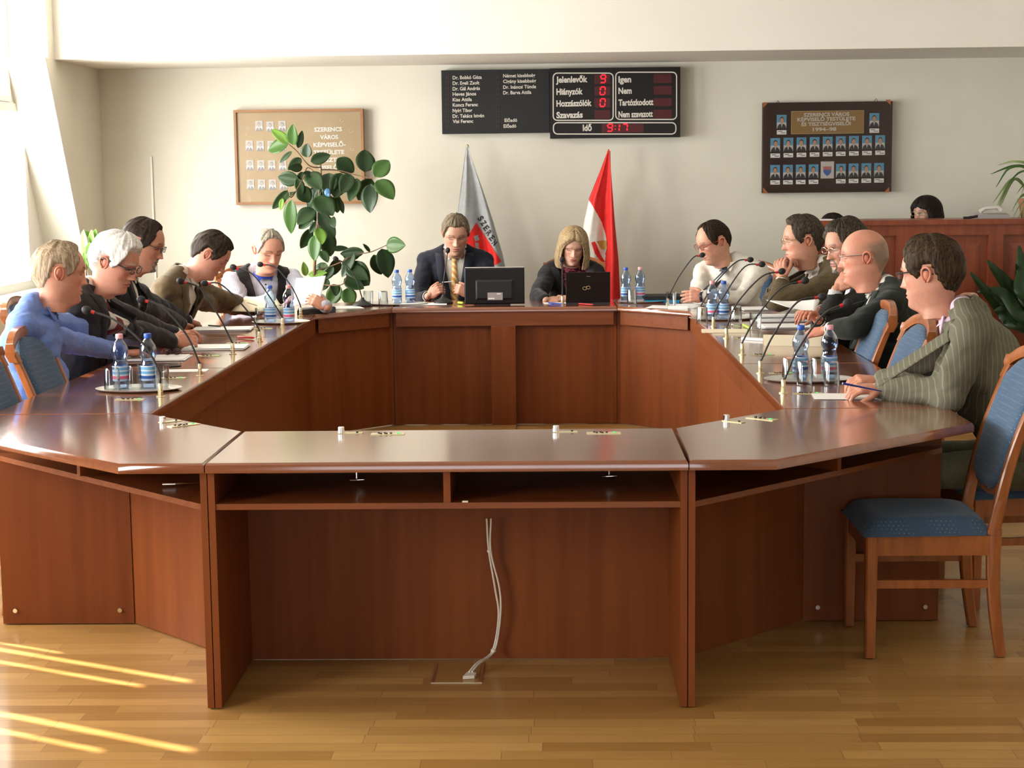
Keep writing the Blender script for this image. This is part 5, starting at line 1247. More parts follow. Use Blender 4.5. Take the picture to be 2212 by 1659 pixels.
        zz = np.concatenate([.14+.098*np.sin(np.linspace(PI/2, .02, 34)), np.arange(.138, P.get('bobz', -.022), -.0024)]); fac = np.concatenate([np.cos(np.linspace(PI/2, .02, 34)), np.ones(len(zz)-34)])
        low = np.clip((.14-zz)/.16, 0, 1); ww = .077*fac**.92+fac*(.009+.015*np.sin(low*PI*.72)); yf_ = .097*fac+.004; yb_ = .103*fac+fac*(.010+.012*np.sin(low*PI*.8)-.015*low)
        t_ = np.linspace(-PI, PI, na, endpoint=False); a_ = t_-.38*np.sin(t_); Ab = np.repeat(a_[None], len(zz), 0); Zb = np.repeat(zz[:, None], na, 1); c_, s2 = np.cos(Ab), np.sin(Ab)
        Xb = ww[:, None]*np.sign(s2)*np.abs(s2)**.9; Yb = np.where(c_ > 0, yf_[:, None]*np.abs(c_)**.8, -yb_[:, None]*np.abs(c_)**.85)
        pt = P.get('part', .2)
        def mk(Zb, ad, Xb, Yb, Ab):
            af = np.interp(Zb, [-.03, .02, .08, .13, .165, .19, .205, .24], [42, 47, 52, 50, 42, 22, 0, 0]); sft = np.where(Ab > 0, P.get('fr_r', 0), P.get('fr_l', 0)); 
            if P.get('bangs'): af = np.interp(Zb, [-.03, .02, .08, .13, .160, .175, .19], [66, 62, 60, 56, 50, 12, 0])
            return (ad-af-sft*np.clip((.2-Zb)/.06, 0, 1))*.0011+noise_arr(Ab*9, Zb*12)*.003
        o = shell('hair', mk, .008, P['hairm'], amp=.0008, fq=40, base=(Zb, Ab, Xb, Yb)); mo_ = o.modifiers.new('thick', 'SOLIDIFY'); mo_.thickness = .010; mo_.offset = -1
    if P.get('goatee'):
        def mk(Zb, ad, Xb, Yb, Ab):
            ax = np.abs(Xb); ring_ = .010-np.abs(np.sqrt(((ax)/.9)**2+((Zb-.050)*1.0)**2)-.026)
            chin = .014-np.sqrt((ax/1.7)**2+(Zb-.018)**2)*.62; m = np.maximum(ring_, chin)
            if P['goatee'] == 'full': m = np.maximum(m, np.where((Zb < .085-.0009*np.abs(ad-50)*0) & (ad < 84), np.minimum(.080-Zb+.0, .03)*.5, -1))
            m = np.where((np.abs(Zb-.0555) < .0042) & (ax < .018), -1, m); m = np.where(ad > 92, -1, m); return m+noise_arr(Ab*20, Zb*80)*.002
        shell('beard', mk, .0065, P['beardm'], amp=.0014)
    if P.get('glasses'):
        gm = P['glasses']; g_ = MB(); zc, yc = .1275, .105
        for sx in (-1, 1): g_.loop([HW(sx*.0325+.0225*math.copysign(abs(math.cos(a))**.6, math.cos(a)), yc-.004*abs(math.cos(a)), zc+.0135*math.copysign(abs(math.sin(a))**.6, math.sin(a))) for a in [k*PI/10 for k in range(20)]], P.get('gr', .0016)*s, 6)
        g_.tube([HW(-.010, yc, zc+.003), HW(0, yc+.002, zc+.005), HW(.010, yc, zc+.003)], .0015*s, 6)
        for sx in (-1, 1): g_.tube([HW(sx*.055, yc-.004, zc+.006), HW(sx*.070, yc-.012, zc+.007), HW(sx*.0815, .03, zc+.008), HW(sx*.0820, -.018, zc+.008), HW(sx*.080, -.036, zc-.010)], P.get('gt', .0019)*s, 6)
        go = part('glasses', g_, gm, root)
        for sx in (-1, 1):
            q = MB(); q.add([HW(sx*.0325, yc-.002, zc)]+[HW(sx*.0325+.0215*math.cos(a), yc-.002, zc+.0125*math.sin(a)) for a in [k*PI/8 for k in range(16)]], [(0, k+1, (k+1) % 16+1) for k in range(16)]); part('lens', q, M['lens'], go)
    return root, dict(TW=TW, HW=HW, hip=hip, rt=rt, fo=fo, up=up_, N=Nk, W=W_, E=E_)
def catm2(p, n): return [tuple(q) for q in catm(p, n)]
def noise_arr(a, b):
    out = np.zeros_like(a); fa, fb = a.ravel(), b.ravel(); o = out.ravel()
    for i in range(len(fa)): o[i] = noise.noise(Vector((fa[i], fb[i], .3)))
    return o.reshape(a.shape)
M['shoe'] = mat('black_leather_shoe', (.012, .011, .010), .3)
def stripe_mat(name, base, line, freq, thr=.9, axis='X', rough=.85):
    m = mat(name, rough=rough, spec=.25); b = m.node_tree.nodes['Principled BSDF']; tc = N(m, 'ShaderNodeTexCoord'); wv = N(m, 'ShaderNodeTexWave', Scale=freq, Distortion=1.2); wv.bands_direction = axis; wv.inputs['Detail Scale'].default_value = .6
    L(m, tc.outputs['Object'], wv.inputs['Vector']); r = N(m, 'ShaderNodeValToRGB'); r.color_ramp.elements[0].position = thr-.04; r.color_ramp.elements[0].color = (*base, 1); r.color_ramp.elements[1].position = thr; r.color_ramp.elements[1].color = (*line, 1)
    L(m, wv.outputs['Fac'], r.inputs[0]); L(m, r.outputs[0], b.inputs['Base Color'])
    nz = N(m, 'ShaderNodeTexNoise', Scale=300.0); L(m, tc.outputs['Object'], nz.inputs['Vector']); bp = N(m, 'ShaderNodeBump', Strength=.2); bp.inputs['Distance'].default_value = .002; L(m, nz.outputs['Fac'], bp.inputs['Height']); L(m, bp.outputs[0], b.inputs['Normal']); return m
F_ = {
 'blue': fabric('light_blue_shirt', (.13, .21, .52), (.16, .25, .58), 200), 'char': fabric('charcoal_suit', (.020, .018, .020), (.030, .027, .029), 200), 'blackj': fabric('black_jacket', (.011, .010, .012), (.018, .016, .018), 200),
 'cord': noisy(mat('olive_corduroy', rough=.85, spec=.2, sheen=.15), (.080, .052, .022), (.115, .076, .036), 9, bump=.3, bscale=220), 'vestb': fabric('black_vest', (.010, .009, .010), (.016, .014, .015), 200),
 'stripeshirt': stripe_mat('white_striped_shirt', (.55, .54, .58), (.22, .23, .33), 55, .72), 'royal': mat('royal_blue_collar', (.02, .06, .42), .6),
 'navy': fabric('dark_navy_suit', (.009, .010, .018), (.014, .015, .025), 200), 'white': fabric('white_shirt', (.66, .62, .55), (.71, .67, .60), 90, .15), 'whitec': fabric('cream_white_shirt', (.60, .55, .47), (.65, .60, .52), 90, .15),
 'brown': fabric('brown_tweed', (.058, .040, .018), (.105, .075, .036), 240, .35), 'green': fabric('dark_green_jacket', (.010, .014, .011), (.017, .021, .016), 180), 'black2': fabric('black_wool', (.012, .011, .010), (.02, .018, .016), 180),
 'pin': stripe_mat('khaki_pinstripe', (.125, .116, .078), (.19, .18, .13), 17, .94), 'pink': fabric('pale_pink_shirt', (.62, .45, .55), (.66, .50, .60), 120, .1), 'trous': fabric('dark_trousers', (.018, .017, .018), (.028, .026, .026), 160),
 'khaki': fabric('khaki_trousers', (.10, .095, .055), (.13, .125, .075), 160), 'trblue': fabric('blue_trousers', (.02, .03, .07), (.03, .04, .09), 160), 'floral': noisy(mat('red_floral_blouse', rough=.7), (.03, .005, .012), (.42, .05, .09), 70, lo=.48, hi=.55), 'cuffst': stripe_mat('striped_cuff', (.66, .64, .60), (.35, .35, .36), 60, .7),
 'tieor': stripe_mat('orange_striped_tie', (.60, .26, .06), (.75, .55, .30), 14, .55, 'DIAGONAL', .5), 'tiedk': stripe_mat('dark_striped_tie', (.018, .022, .045), (.10, .11, .14), 22, .8, 'DIAGONAL', .6), 'tiered': mat('dark_red_tie', (.14, .008, .012), .6)}
Hr = {'white': hair_mat('white_hair', (.50, .47, .43), (.80, .77, .72)), 'dark': hair_mat('dark_brown_hair', (.008, .005, .003), (.038, .022, .013)), 'dkgrey': hair_mat('greying_dark_hair', (.018, .013, .008), (.085, .066, .045)),
      'greyb': hair_mat('grey_brown_hair', (.075, .055, .035), (.20, .16, .11)), 'lgrey': hair_mat('light_grey_hair', (.17, .14, .10), (.40, .36, .30)), 'sand': hair_mat('sandy_grey_hair', (.22, .15, .09), (.42, .32, .22)),
      'blonde': hair_mat('ash_blonde_hair', (.20, .13, .065), (.44, .32, .18), .35), 'black': hair_mat('black_hair', (.006, .004, .004), (.022, .014, .011)), 'brown': hair_mat('brown_hair', (.014, .008, .004), (.070, .042, .020)), 'beardg': hair_mat('grey_beard', (.11, .10, .09), (.28, .27, .24))}
def V(*a): return Vector(a)
hx = lambda px, py, X: atx(px, py, X)
tw = lambda px, py, z=TH+.035: atz(px, py, z)
PEOPLE = [
 dict(label='person in a light blue shirt at the left, balding head turned away', head=hx(122, 590, -1.76), face=(.86, .42), pitch=8, roll=0, torso=(.97, .1), lean=.12, skin='#d08c70', hair='short', patch=True, hl=.006, hairm=Hr['sand'], ht=.008, top='shirt', shirt=F_['blue'], trousers=F_['trblue'], w=1.08, belly=.03, fat=.006, hs=1.08,
      hands=[dict(w=tw(330, 735), curl=.4), dict(w=tw(262, 762), fd=(.9, .3, -.02), curl=.5)], seed=2),
 dict(label='person with thick white hair and dark glasses, charcoal suit, hands clasped', head=hx(243, 566, -1.70), face=(.97, -.16), pitch=24, torso=(.97, .05), lean=.20, skin='#c9876c', hair='short', hairm=Hr['white'], ht=.020, quiff=.008, hl=-.012, hamp=.003, brow='#b9aca0', top='jacket', shirt=F_['white'], jacket=F_['char'], trousers=F_['trous'], tie=F_['tiered'], w=1.12, nz=.102, fat=.010, hs=1.08, glasses=M['black'], gr=.0022, gt=.0028,
      hands=[dict(w=tw(382, 722, TH+.05), fd=(.85, .15, .05), bn=(.1, .3, 1), curl=.75), dict(w=tw(375, 738, TH+.045), fd=(.8, .45, .10), bn=(.3, -.8, .6), curl=.7)], seed=3),
 dict(label='person with short dark hair and greying goatee, black jacket, behind the white-haired man', head=hx(303, 527, -1.76), face=(.97, .02), pitch=20, torso=(.97, .1), lean=.14, skin='#bd8065', hair='short', hairm=Hr['dark'], ht=.009, top='jacket', shirt=F_['white'], jacket=F_['blackj'], trousers=F_['trous'], w=1.05, hs=1.07, glasses=M['black'], goatee='chin', beardm=Hr['beardg'], hl=.004,
      hands=[dict(w=tw(405, 693), curl=.6), dict(w=tw(393, 700), curl=.7)], seed=4),
 dict(label='person in an olive corduroy jacket leaning over the table and writing', head=hx(450, 548, -1.62), face=(.93, .16), pitch=38, roll=4, torso=(.95, -.1), lean=.34, nz=.10, skin='#c0826a', hair='short', hairm=Hr['dark'], ht=.013, hl=-.010, top='jacket', shirt=F_['whitec'], jacket=F_['cord'], trousers=F_['trous'], w=1.08, hs=1.07, jcuff=.045,
      hands=[dict(w=tw(560, 672), curl=.4), dict(w=tw(520, 668, TH+.04), fd=(.97, .2, -.1), bn=(-.1, -.5, .8), curl=.55)], seed=5),
 dict(label='person in black vest and striped shirt with royal blue collar, reading a held paper', head=aty(578, 540, 5.62), face=(.52, -.86), pitch=22, torso=(.42, -.9), thigh=.20, shin=-.04, lean=.14, skin='#c88c70', hair='short', hl=.012, hairm=Hr['lgrey'], ht=.011, top='vest', shirt=F_['stripeshirt'], collarm=F_['royal'], jacket=F_['vestb'], trousers=F_['trous'], w=1.15, belly=.02, hs=1.08, vz=.05, vw=.075, buttons='dark', fat=.006,
      hands=[dict(w=aty(706, 664, 5.27), fd=(-.75, -.1, .45), bn=(.25, -.85, .45), curl=.55, pole=(.8, .3, -.8)), dict(w=aty(608, 668, 5.38), fd=(.45, -.2, .5), bn=(-.3, -.3, .9), curl=.6)], seed=6),
 dict(label='person in a dark suit and orange striped tie at the far table, looking down', head=aty(984, 505, 6.62), face=(.12, -1), pitch=24, torso=(.0, -1), lean=.10, skin='#c08a70', hair='short', hairm=Hr['greyb'], ht=.014, hl=-.010, top='jacket', shirt=F_['white'], jacket=F_['navy'], trousers=F_['trous'], tie=F_['tieor'], w=1.16, hs=1.10, nz=.105, stubble='#8a7a6c', stubk=.3, vw=.062, vz=.12,
      hands=[dict(w=aty(1018, 636, 6.28), e=aty(1052, 648, 6.52), fd=(-.75, -.15, .35), bn=(.2, -.85, .4), curl=.85), dict(w=aty(925, 640, 6.28), e=aty(902, 650, 6.54), fd=(.75, -.15, .50), bn=(-.2, -.85, .4), curl=.85)], seed=7),
 dict(label='blonde person in a black blazer and dark red floral blouse behind the laptop', head=aty(1238, 530, 6.60), face=(.06, -1), pitch=24, roll=-3, torso=(.0, -1), lean=.12, skin='#cf9a80', lip='#a84a48', hair='bob', hairm=Hr['blonde'], bobz=-.018, fr_l=-4, fr_r=6, top='jacket', shirt=F_['floral'], jacket=F_['blackj'], trousers=F_['trous'], w=.94, hs=1.02, nz=.120, neckw=.048, browk=.5, handsc=.9, vz=.22, vw=.10, jcollar=False, cuffs=False,
      hands=[dict(w=aty(1232, 645, 6.14), fd=(-.95, .0, .0), bn=(.1, -.5, .9), curl=.7), dict(w=aty(1180, 649, 6.13), e=aty(1160, 640, 6.42), fd=(.95, -.1, .0), bn=(0, -.6, .8), curl=.65)], seed=8),
 dict(label='person in a white shirt with dark tie and red-framed glasses, arms folded on the table', head=aty(1545, 522, 5.70), face=(-.92, -.40), pitch=22, torso=(-.50, -.87), thigh=.20, shin=-.04, lean=.14, skin='#c88c70', hair='short', hairm=Hr['dark'], ht=.009, hl=.022, top='shirt', shirt=F_['white'], trousers=F_['trous'], tie=F_['tiedk'], w=1.10, belly=.02, fat=.008, hs=1.08, nz=.108, glasses=mat('red_spectacle_frame', (.30, .03, .02), .4), cuff=.0,
      hands=[dict(w=aty(1524, 641, 5.38), e=aty(1602, 645, 5.50), fd=(-.95, .12, .02), bn=(-.1, -1, .3), curl=.35), dict(w=aty(1556, 647, 5.50), e=aty(1508, 640, 5.64), fd=(.9, .2, -.05), bn=(0, -.8, .4), curl=.4)], seed=9),
 dict(label='grey-haired person in a brown tweed jacket, both hands joined before the mouth', head=hx(1738, 520, 1.72), face=(-.98, -.06), pitch=6, torso=(-.95, -.15), lean=.20, skin='#c4886c', hair='short', hairm=Hr['dkgrey'], ht=.017, quiff=.004, top='jacket', shirt=F_['whitec'], jacket=F_['brown'], trousers=F_['trous'], w=1.10, fat=.008, hs=1.09, glasses=M['brass'], gr=.0011, gt=.0015,
      hands=[dict(w=aty(1690, 602, 4.40), e=aty(1672, 652, 4.34)+V(.02, 0, 0), fd=(-.15, .20, .95), bn=(-.55, -.85, .1), curl=.95), dict(w=aty(1692, 600, 4.50), e=aty(1668, 650, 4.70), fd=(.15, -.25, .9), bn=(-.9, .4, .1), curl=1.0)], seed=10),
 dict(label='person with curly dark hair, chin on hand, holding a sheet behind the bald man', head=hx(1832, 532, 1.83), face=(-.93, -.34), pitch=14, torso=(-.95, -.1), lean=.10, thigh=.24, skin='#c08468', hair='short', hairm=Hr['dkgrey'], ht=.020, hamp=.006, top='jacket', shirt=F_['cuffst'], jacket=F_['black2'], trousers=F_['trous'], w=1.08, hs=1.08, glasses=M['chrome'], gr=.0008, gt=.0012, goatee='chin', beardm=Hr['beardg'], 
      hands=[dict(w=aty(1806, 626, 3.62), e=aty(1790, 690, 3.60), fd=(.55, -.05, .8), bn=(-.7, -.6, .4), curl=.9), dict(w=aty(1772, 672, 3.75), e=aty(1835, 685, 3.95), fd=(-.9, -.2, -.05), bn=(0, -.5, .8), curl=.6)], seed=11),
 dict(label='bald person with silver glasses and dark green jacket on the right', head=hx(1872, 556, 1.80), face=(-.97, .20), pitch=5, torso=(-.95, .1), lean=.10, skin='#cb8468', hair='ring', hairm=Hr['greyb'], ht=.003, hamp=.001, top='jacket', shirt=F_['white'], jacket=F_['green'], trousers=F_['trous'], w=1.12, belly=.03, fat=.014, hs=1.10, nose=1.1, glasses=M['chrome'], gr=.0013, gt=.0022,
      hands=[dict(w=aty(1790, 712, 2.95), e=aty(1850, 705, 2.80), fd=(-.8, .3, -.2), bn=(0, -.4, .9), curl=.5), dict(w=aty(1768, 692, 3.2), curl=.6)], seed=12),
 dict(label='person in a khaki pinstripe jacket seen from behind, holding a blue pen', head=hx(2018, 592, 1.72), face=(-.84, .54), pitch=8, torso=(-.96, .22), lean=.30, skin='#cb8a6e', fat=-.002, hair='short', hairm=Hr['brown'], ht=.017, quiff=.004, top='jacket', shirt=F_['pink'], jacket=F_['pin'], trousers=F_['khaki'], w=1.10, hs=1.09, glasses=M['rubber'], gt=.0026, jcuff=.015,
      hands=[dict(w=tw(1905, 822, TH+.05), e=V(1.72, 1.05, .80), fd=(-.9, -.1, .05), bn=(0, -.2, 1), curl=.6), dict(w=tw(1905, 838, TH+.04), e=hx(2035, 845, 1.70), fd=(-.95, -.12, -.02), bn=(.05, -.25, 1), curl=.55)], seed=13),
]
INFO = []
for P in PEOPLE: INFO.append(person(P)[1])
# two people seated behind the counter
INFO.append(person(dict(label='dark-haired person with glasses seated behind the wooden counter', head=aty(2003, 462, 7.40), face=(-.80, -.6), pitch=4, torso=(-.6, -.8), hip=(3.05, 7.48), lean=.05, skin='#b98a76', hair='bob', hairm=Hr['black'], bangs=True, bobz=-.01, eyes='open', top='shirt', shirt=F_['black2'], trousers=F_['trous'], w=.92, hs=1.0, neckw=.05, glasses=M['brass'], gr=.0012, cuffs=False,
    hands=[dict(w=V(2.80, 7.33, .80)), dict(w=V(3.0, 7.33, .80))], seed=14))[1])
INFO.append(person(dict(label='dark-haired person behind the counter, only the top of the head showing', head=aty(1799, 499, 7.40), face=(-.3, -.95), pitch=25, hip=(2.40, 7.55), lean=.05, skin='#b98a76', hair='bob', hairm=Hr['black'], bobz=-.01, top='shirt', shirt=F_['char'], trousers=F_['trous'], w=.92, hs=1.0, neckw=.05, cuffs=False,
    hands=[dict(w=V(2.28, 7.30, .80)), dict(w=V(2.50, 7.30, .80))], seed=15))[1])
sheets(Vector((2.45, 7.1, 0)), .01, .01, 0, 1, 'x') if 0 else None
# ------------------------------------------------------------------ things held in hands
def sheet_quad(name, c, m, label, cat, bend=.0, th=.0009, n=8):
    a, b, d, e = [Vector(q) for q in c]      # corners: top-left, top-right, bottom-right, bottom-left
    mb = MB(); nn = (b-a).cross(e-a).normalized()
    for i in range(n+1):
        for j in range(n+1):
            u, v = j/n, i/n; p = a.lerp(b, u).lerp(e.lerp(d, u), v)+nn*bend*math.sin(u*PI)*(1-v*.5); mb.v.append(tuple(p))
    N0 = len(mb.v); mb.v += [tuple(Vector(p)+nn*th) for p in mb.v]
    for i in range(n):
        for j in range(n): q = i*(n+1)+j; mb.f += [(q, q+1, q+n+2, q+n+1), (N0+q, N0+q+n+1, N0+q+n+2, N0+q+1)]
    rim = [j for j in range(n+1)]+[i*(n+1)+n for i in range(1, n+1)]+[n*(n+1)+j for j in range(n-1, -1, -1)]+[i*(n+1) for i in range(n-1, 0, -1)]
    for k in range(len(rim)): p, q = rim[k], rim[(k+1) % len(rim)]; mb.f.append((p, p+N0, q+N0, q))
    mb.mi = [0]*len(mb.f); return solo(name, mb, m, label, cat, smooth='all')
sheet_quad('paper_sheet', [aty(640, 601, 5.36), aty(704, 595, 5.33), aty(690, 655, 5.27), aty(632, 661, 5.30)], M['paper'], 'printed sheet held upright by the man in the black vest', 'papers', .012)
fl = sheet_quad('open_folder', [aty(530, 640, 4.98), aty(586, 627, 4.96), aty(612, 668, 4.86), aty(500, 672, 4.86)], M['cream'], 'cream folder page standing open under the writing hand on the left', 'folder', .02)
sheet_quad('paper_sheet', [aty(1655, 648, 3.72), aty(1772, 645, 3.66), aty(1762, 672, 3.58), aty(1700, 663, 3.62)], M['paper'], 'sheet held out over the table by the curly-haired man', 'papers', .01)
W9 = INFO[11]['W'][1]
a, b = atz(1820, 828, TH+.075), atz(1904, 845, TH+.038); pen(a, b, .0045, 'pen_blue', 'blue pen between the fingers of the man in pinstripes', 0) if 0 else solo('pen', MB().tube([a, a.lerp(b, .1), b], [.004, .0045, .002], 10), M['pen_blue'], 'blue pen between the fingers of the man in pinstripes', 'pen')
a, b = aty(535, 653, 4.72), aty(556, 660, 4.68); solo('pen', MB().tube([a, a.lerp(b, .9), b], [.004, .0042, .0015], 10), M['cream'], 'cream pen in the writing hand of the man in corduroy', 'pen')
a, b = aty(955, 610, 6.16), aty(981, 608, 6.15); solo('pen', MB().tube([a, b], [.0035, .0035], 10), M['chrome'], 'slim silver pen held between both hands of the man in the suit', 'pen')
I = INFO[6]; TWf = I['TW']; root6 = [o for o in COL.objects if o.get('label', '').startswith('blonde person')][0]
nk = MB(); cn = I['N']+I['fo']*.012-I['up']*.03
pts = [cn+I['rt']*math.sin(a)*.062+I['fo']*(.055*math.cos(a)+.012)-I['up']*(.030*math.cos(a)) for a in [(-80+k*16)*PI/180 for k in range(11)]]
for p in pts: nk.ell(p, (.005, .005, .005), None, 8, 6)
nk.tube(pts, .0015, 6); part('necklace', nk, M['hair_card'], root6)

# ------------------------------------------------------------------ plants
def leafmesh(b, t, wr, nrm, fold=.25, droop=.06, K=12, J=6):
    b, t = Vector(b), Vector(t); ax = (t-b); Ln = ax.length; ax.normalize(); nrm = (Vector(nrm)-ax*Vector(nrm).dot(ax)).normalized(); sd_ = ax.cross(nrm); mb = MB()
    for i in range(K+1):
        s = i/K; wv = math.sin(PI*s**.82)**.72 if 0 < s < 1 else 0; wv *= Ln*wr*.5; c = b+ax*Ln*s-nrm*droop*Ln*(s*s)+nrm*droop*Ln*s
        for j in range(J+1):
            v = j/J*2-1; mb.v.append(tuple(c+sd_*v*wv+nrm*(abs(v)*wv*fold)))
    for i in range(K):
        for j in range(J): a = i*(J+1)+j; mb.f.append((a, a+1, a+J+2, a+J+1))
    n = len(mb.v); mb.v += [tuple(Vector(p)-nrm*.0012) for p in mb.v]; mb.f += [tuple(reversed([k+n for k in q])) for q in mb.f]
    rim = [i*(J+1) for i in range(K+1)]; rim2 = [i*(J+1)+J for i in range(K+1)]
    for r_ in (rim, rim2):
        for k in range(K): mb.f.append((r_[k], r_[k+1], r_[k+1]+n, r_[k]+n) if r_ is rim else (r_[k+1], r_[k], r_[k]+n, r_[k+1]+n))
    mb.f.append(tuple([n-J-1+j for j in range(J+1)]+[2*n-J-1+j for j in range(J, -1, -1)])) if 0 else None
    mb.mi = [0]*len(mb.f); return mb
def leaf_mat(name, c, vein, rough=.28):
    m = noisy(mat(name, rough=rough, coat=.04, spec=.3), tuple(k*.8 for k in c), c, 14); return m
M['leafd'] = leaf_mat('dark_green_leaf', (.020, .046, .015), None, .38); M['leafm'] = leaf_mat('green_leaf', (.045, .105, .022), None, .35); M['leafl'] = leaf_mat('bright_green_leaf', (.17, .32, .055), None, .4)
M['stem'] = noisy(mat('woody_stem', rough=.7), (.10, .055, .03), (.17, .10, .055), 30); M['soil'] = noisy(mat('soil', rough=.95), (.03, .02, .012), (.06, .04, .025), 80, bump=.5); M['pot'] = noisy(mat('terracotta_pot', rough=.7), (.30, .12, .06), (.36, .15, .08), 10); M['stake'] = mat('orange_wood_stake', (.62, .28, .10), .6)
def sc8(x, y): return 480+x/3.457, 200+y/3.457
YFI = 7.05
ft = thing('rubber_plant', (aty(683, 640, YFI).x, YFI, 0), 'tall rubber plant with large dark oval leaves behind the far table', 'plant')
LV = [(495,380,365,275,.38,2),(495,385,345,430,.55,1),(525,390,530,235,.42,1),(565,415,598,282,.3,0),(632,485,635,380,.68,0),(520,440,428,525,.25,0),(590,490,490,580,.4,0),(600,560,490,560,.42,0),(660,515,810,465,.42,0),(860,490,985,595,.58,0),
 (1065,595,1065,425,.62,0),(1140,630,1245,505,.6,1),(1155,655,1280,800,.55,1),(1115,640,1015,805,.48,0),(1110,680,1105,900,.48,0),(1010,640,950,815,.42,0),(960,610,890,755,.5,0),(890,600,840,790,.55,0),(800,600,790,765,.65,0),(640,600,740,725,.55,0),
 (575,655,415,630,.5,0),(575,700,655,820,.62,0),(530,740,480,800,.5,0),(520,800,515,1055,.34,1),(490,730,375,870,.28,0),(450,790,435,880,.3,2),(700,780,830,920,.62,0),(740,700,640,870,.5,0),(690,870,560,985,.55,0),(700,900,570,1015,.5,0),
 (725,900,845,1080,.42,0),(820,930,845,1010,.45,0),(665,1015,585,1165,.38,0),(720,1010,745,1135,.48,2),(700,1060,690,1260,.42,1),(770,1020,810,1225,.48,0),(740,1180,790,1270,.4,0),(870,790,905,905,.3,0),(600,590,560,680,.4,0),(820,1170,940,1160,.28,0),
 (1225,1140,1370,1140,.55,1),(1190,1165,1240,1385,.5,0),(1130,1210,1190,1360,.45,0),(1060,1190,880,1205,.34,0),(985,1200,895,1380,.35,0),(850,1240,830,1365,.48,0),(950,1270,1100,1440,.6,0),(930,1300,1090,1400,.5,0),(910,1390,1060,1465,.55,0),(880,1440,790,1590,.5,1),
 (930,1460,965,1600,.6,1),(790,1390,740,1480,.5,0),(830,1430,850,1520,.6,0),(640,1360,785,1345,.3,2),(625,1370,605,1262,.32,2),(790,1290,680,1330,.42,1),(1105,1190,1050,1128,.25,0),(760,720,730,890,.6,0),(850,760,860,900,.4,1),(900,1220,1020,1230,.4,0),(680,620,600,600,.4,0),(830,640,760,780,.5,0),
 (740,830,690,960,.55,0),(720,960,650,1050,.4,0),(830,1300,760,1400,.45,0),(980,1280,1090,1330,.6,0),(880,650,930,740,.5,0),(560,640,600,760,.45,0)]
rl = random.Random(5); stems = [[(735,530,0),(738,640,0),(722,780,.02),(712,950,0),(702,1120,0),(690,1300,0),(682,1500,0),(680,1700,0)], [(738,560,0),(650,545,-.05),(560,440,-.08),(495,383,-.12)], [(738,575,0),(860,580,.05),(1000,615,.02),(1110,640,-.05),(1155,630,-.08)],
   [(735,640,0),(640,560,.05),(600,650,.0),(520,780,-.12),(500,740,-.1)], [(712,950,0),(720,1020,-.05),(700,1080,-.1)], [(690,1330,0),(800,1300,.02),(900,1260,-.05),(1000,1210,0),(1110,1190,-.02),(1225,1140,-.05)], [(688,1420,0),(800,1440,-.05),(900,1430,-.08),(930,1370,-.05)]]
tr = MB()
for k, st in enumerate(stems):
    c = catm([aty(*sc8(x, y), YFI+d) for x, y, d in st], 6); r0 = .010 if k == 0 else .005; tr.tube(c, [r0*(1-.4*i/len(c)) if k else .005+.008*i/len(c) for i in range(len(c))], 8)
allp = [p for st in stems for p in st]
tb = aty(*sc8(680, 1700), YFI); tr.tube([tb, (tb.x, YFI, .30)], [.013, .016], 10); part('stem', tr, M['stem'], ft)
part('support_stake', MB().tube([aty(*sc8(684, 1240), YFI+.03), (tb.x+.02, YFI+.03, .25)], .012, 8), M['stake'], ft)
part('pot', MB().lathe([(.13, 0), (.15, .02), (.185, .30), (.195, .30), (.195, .34), (.175, .34), (.170, .30), (0, .295)], (tb.x, YFI, 0), 32), M['pot'], ft)
part('soil', MB().lathe([(.168, .297), (.1, .31), (0, .312)], (tb.x, YFI, 0), 20), M['soil'], ft)
for i, (bx_, by_, tx, ty, wr, mi_) in enumerate(LV):
    dd = rl.uniform(-.16, .12); b = aty(*sc8(bx_, by_), YFI+dd*.4); t = aty(*sc8(tx, ty), YFI+dd)
    nr = Vector((rl.uniform(-.5, .5), -1, rl.uniform(-.1, .7))); part('leaf', leafmesh(b, t, wr*1.34, nr), [M['leafd'], M['leafm'], M['leafl']][mi_], ft, 'all')
p = aty(*sc8(785, 745), YFI-.10); solo('plant_ornament', MB().ell(p, (.022, .008, .028), None, 14, 8).ell(p+Vector((.012, -.004, -.018)), (.012, .006, .014), None, 10, 6), mat('dull_blue_ornament', (.08, .20, .36), .4), 'small blue ornament hanging among the rubber plant leaves', 'ornament')
# small bright plant in the left window corner
def simple_plant(name, base, leaves, mats, label, stems_r=.004, pot=None, rough_n=(0, -1, .3), Kk=12):
    t = thing(name, (base.x, base.y, base.z), label, 'plant'); sm = MB()
    for b, tp, wr, mi_, nrm in leaves:
        part('leaf', leafmesh(b, tp, wr, nrm, K=Kk), mats[mi_], t, 'all')
    return t
def P1(x, y): return 0+x/3.606, 440+y/3.606
YL = 6.5; lv = []
for bx_, by_, tx, ty, w_ in ((675,430,650,200,.35),(720,330,715,200,.4),(740,320,745,195,.45),(665,330,605,310,.5),(690,360,650,340,.6),(690,400,700,300,.5),(665,450,655,375,.5),(670,520,660,420,.5),(700,250,660,215,.5)):
    b, t_ = aty(*P1(bx_, by_), YL+rl.uniform(-.03, .03)), aty(*P1(tx, ty), YL+rl.uniform(-.08, .05)); lv.append((b, t_, w_, 0, Vector((rl.uniform(-.4, .4), -1, rl.uniform(0, .6)))))
M['leafp'] = leaf_mat('pale_green_leaf', (.22, .42, .10), None, .4)
bs = Vector((aty(185, 600, YL).x, YL, 0)); pt = simple_plant('potted_plant', bs, lv, [M['leafp']], 'pale green leafy plant behind the white-haired man at the left')
q = aty(*P1(670, 480), YL); part('stem', MB().tube([q+Vector((0, 0, .05)), q, (bs.x, YL, .72)], [.004, .006, .008], 8), M['stem'], pt)
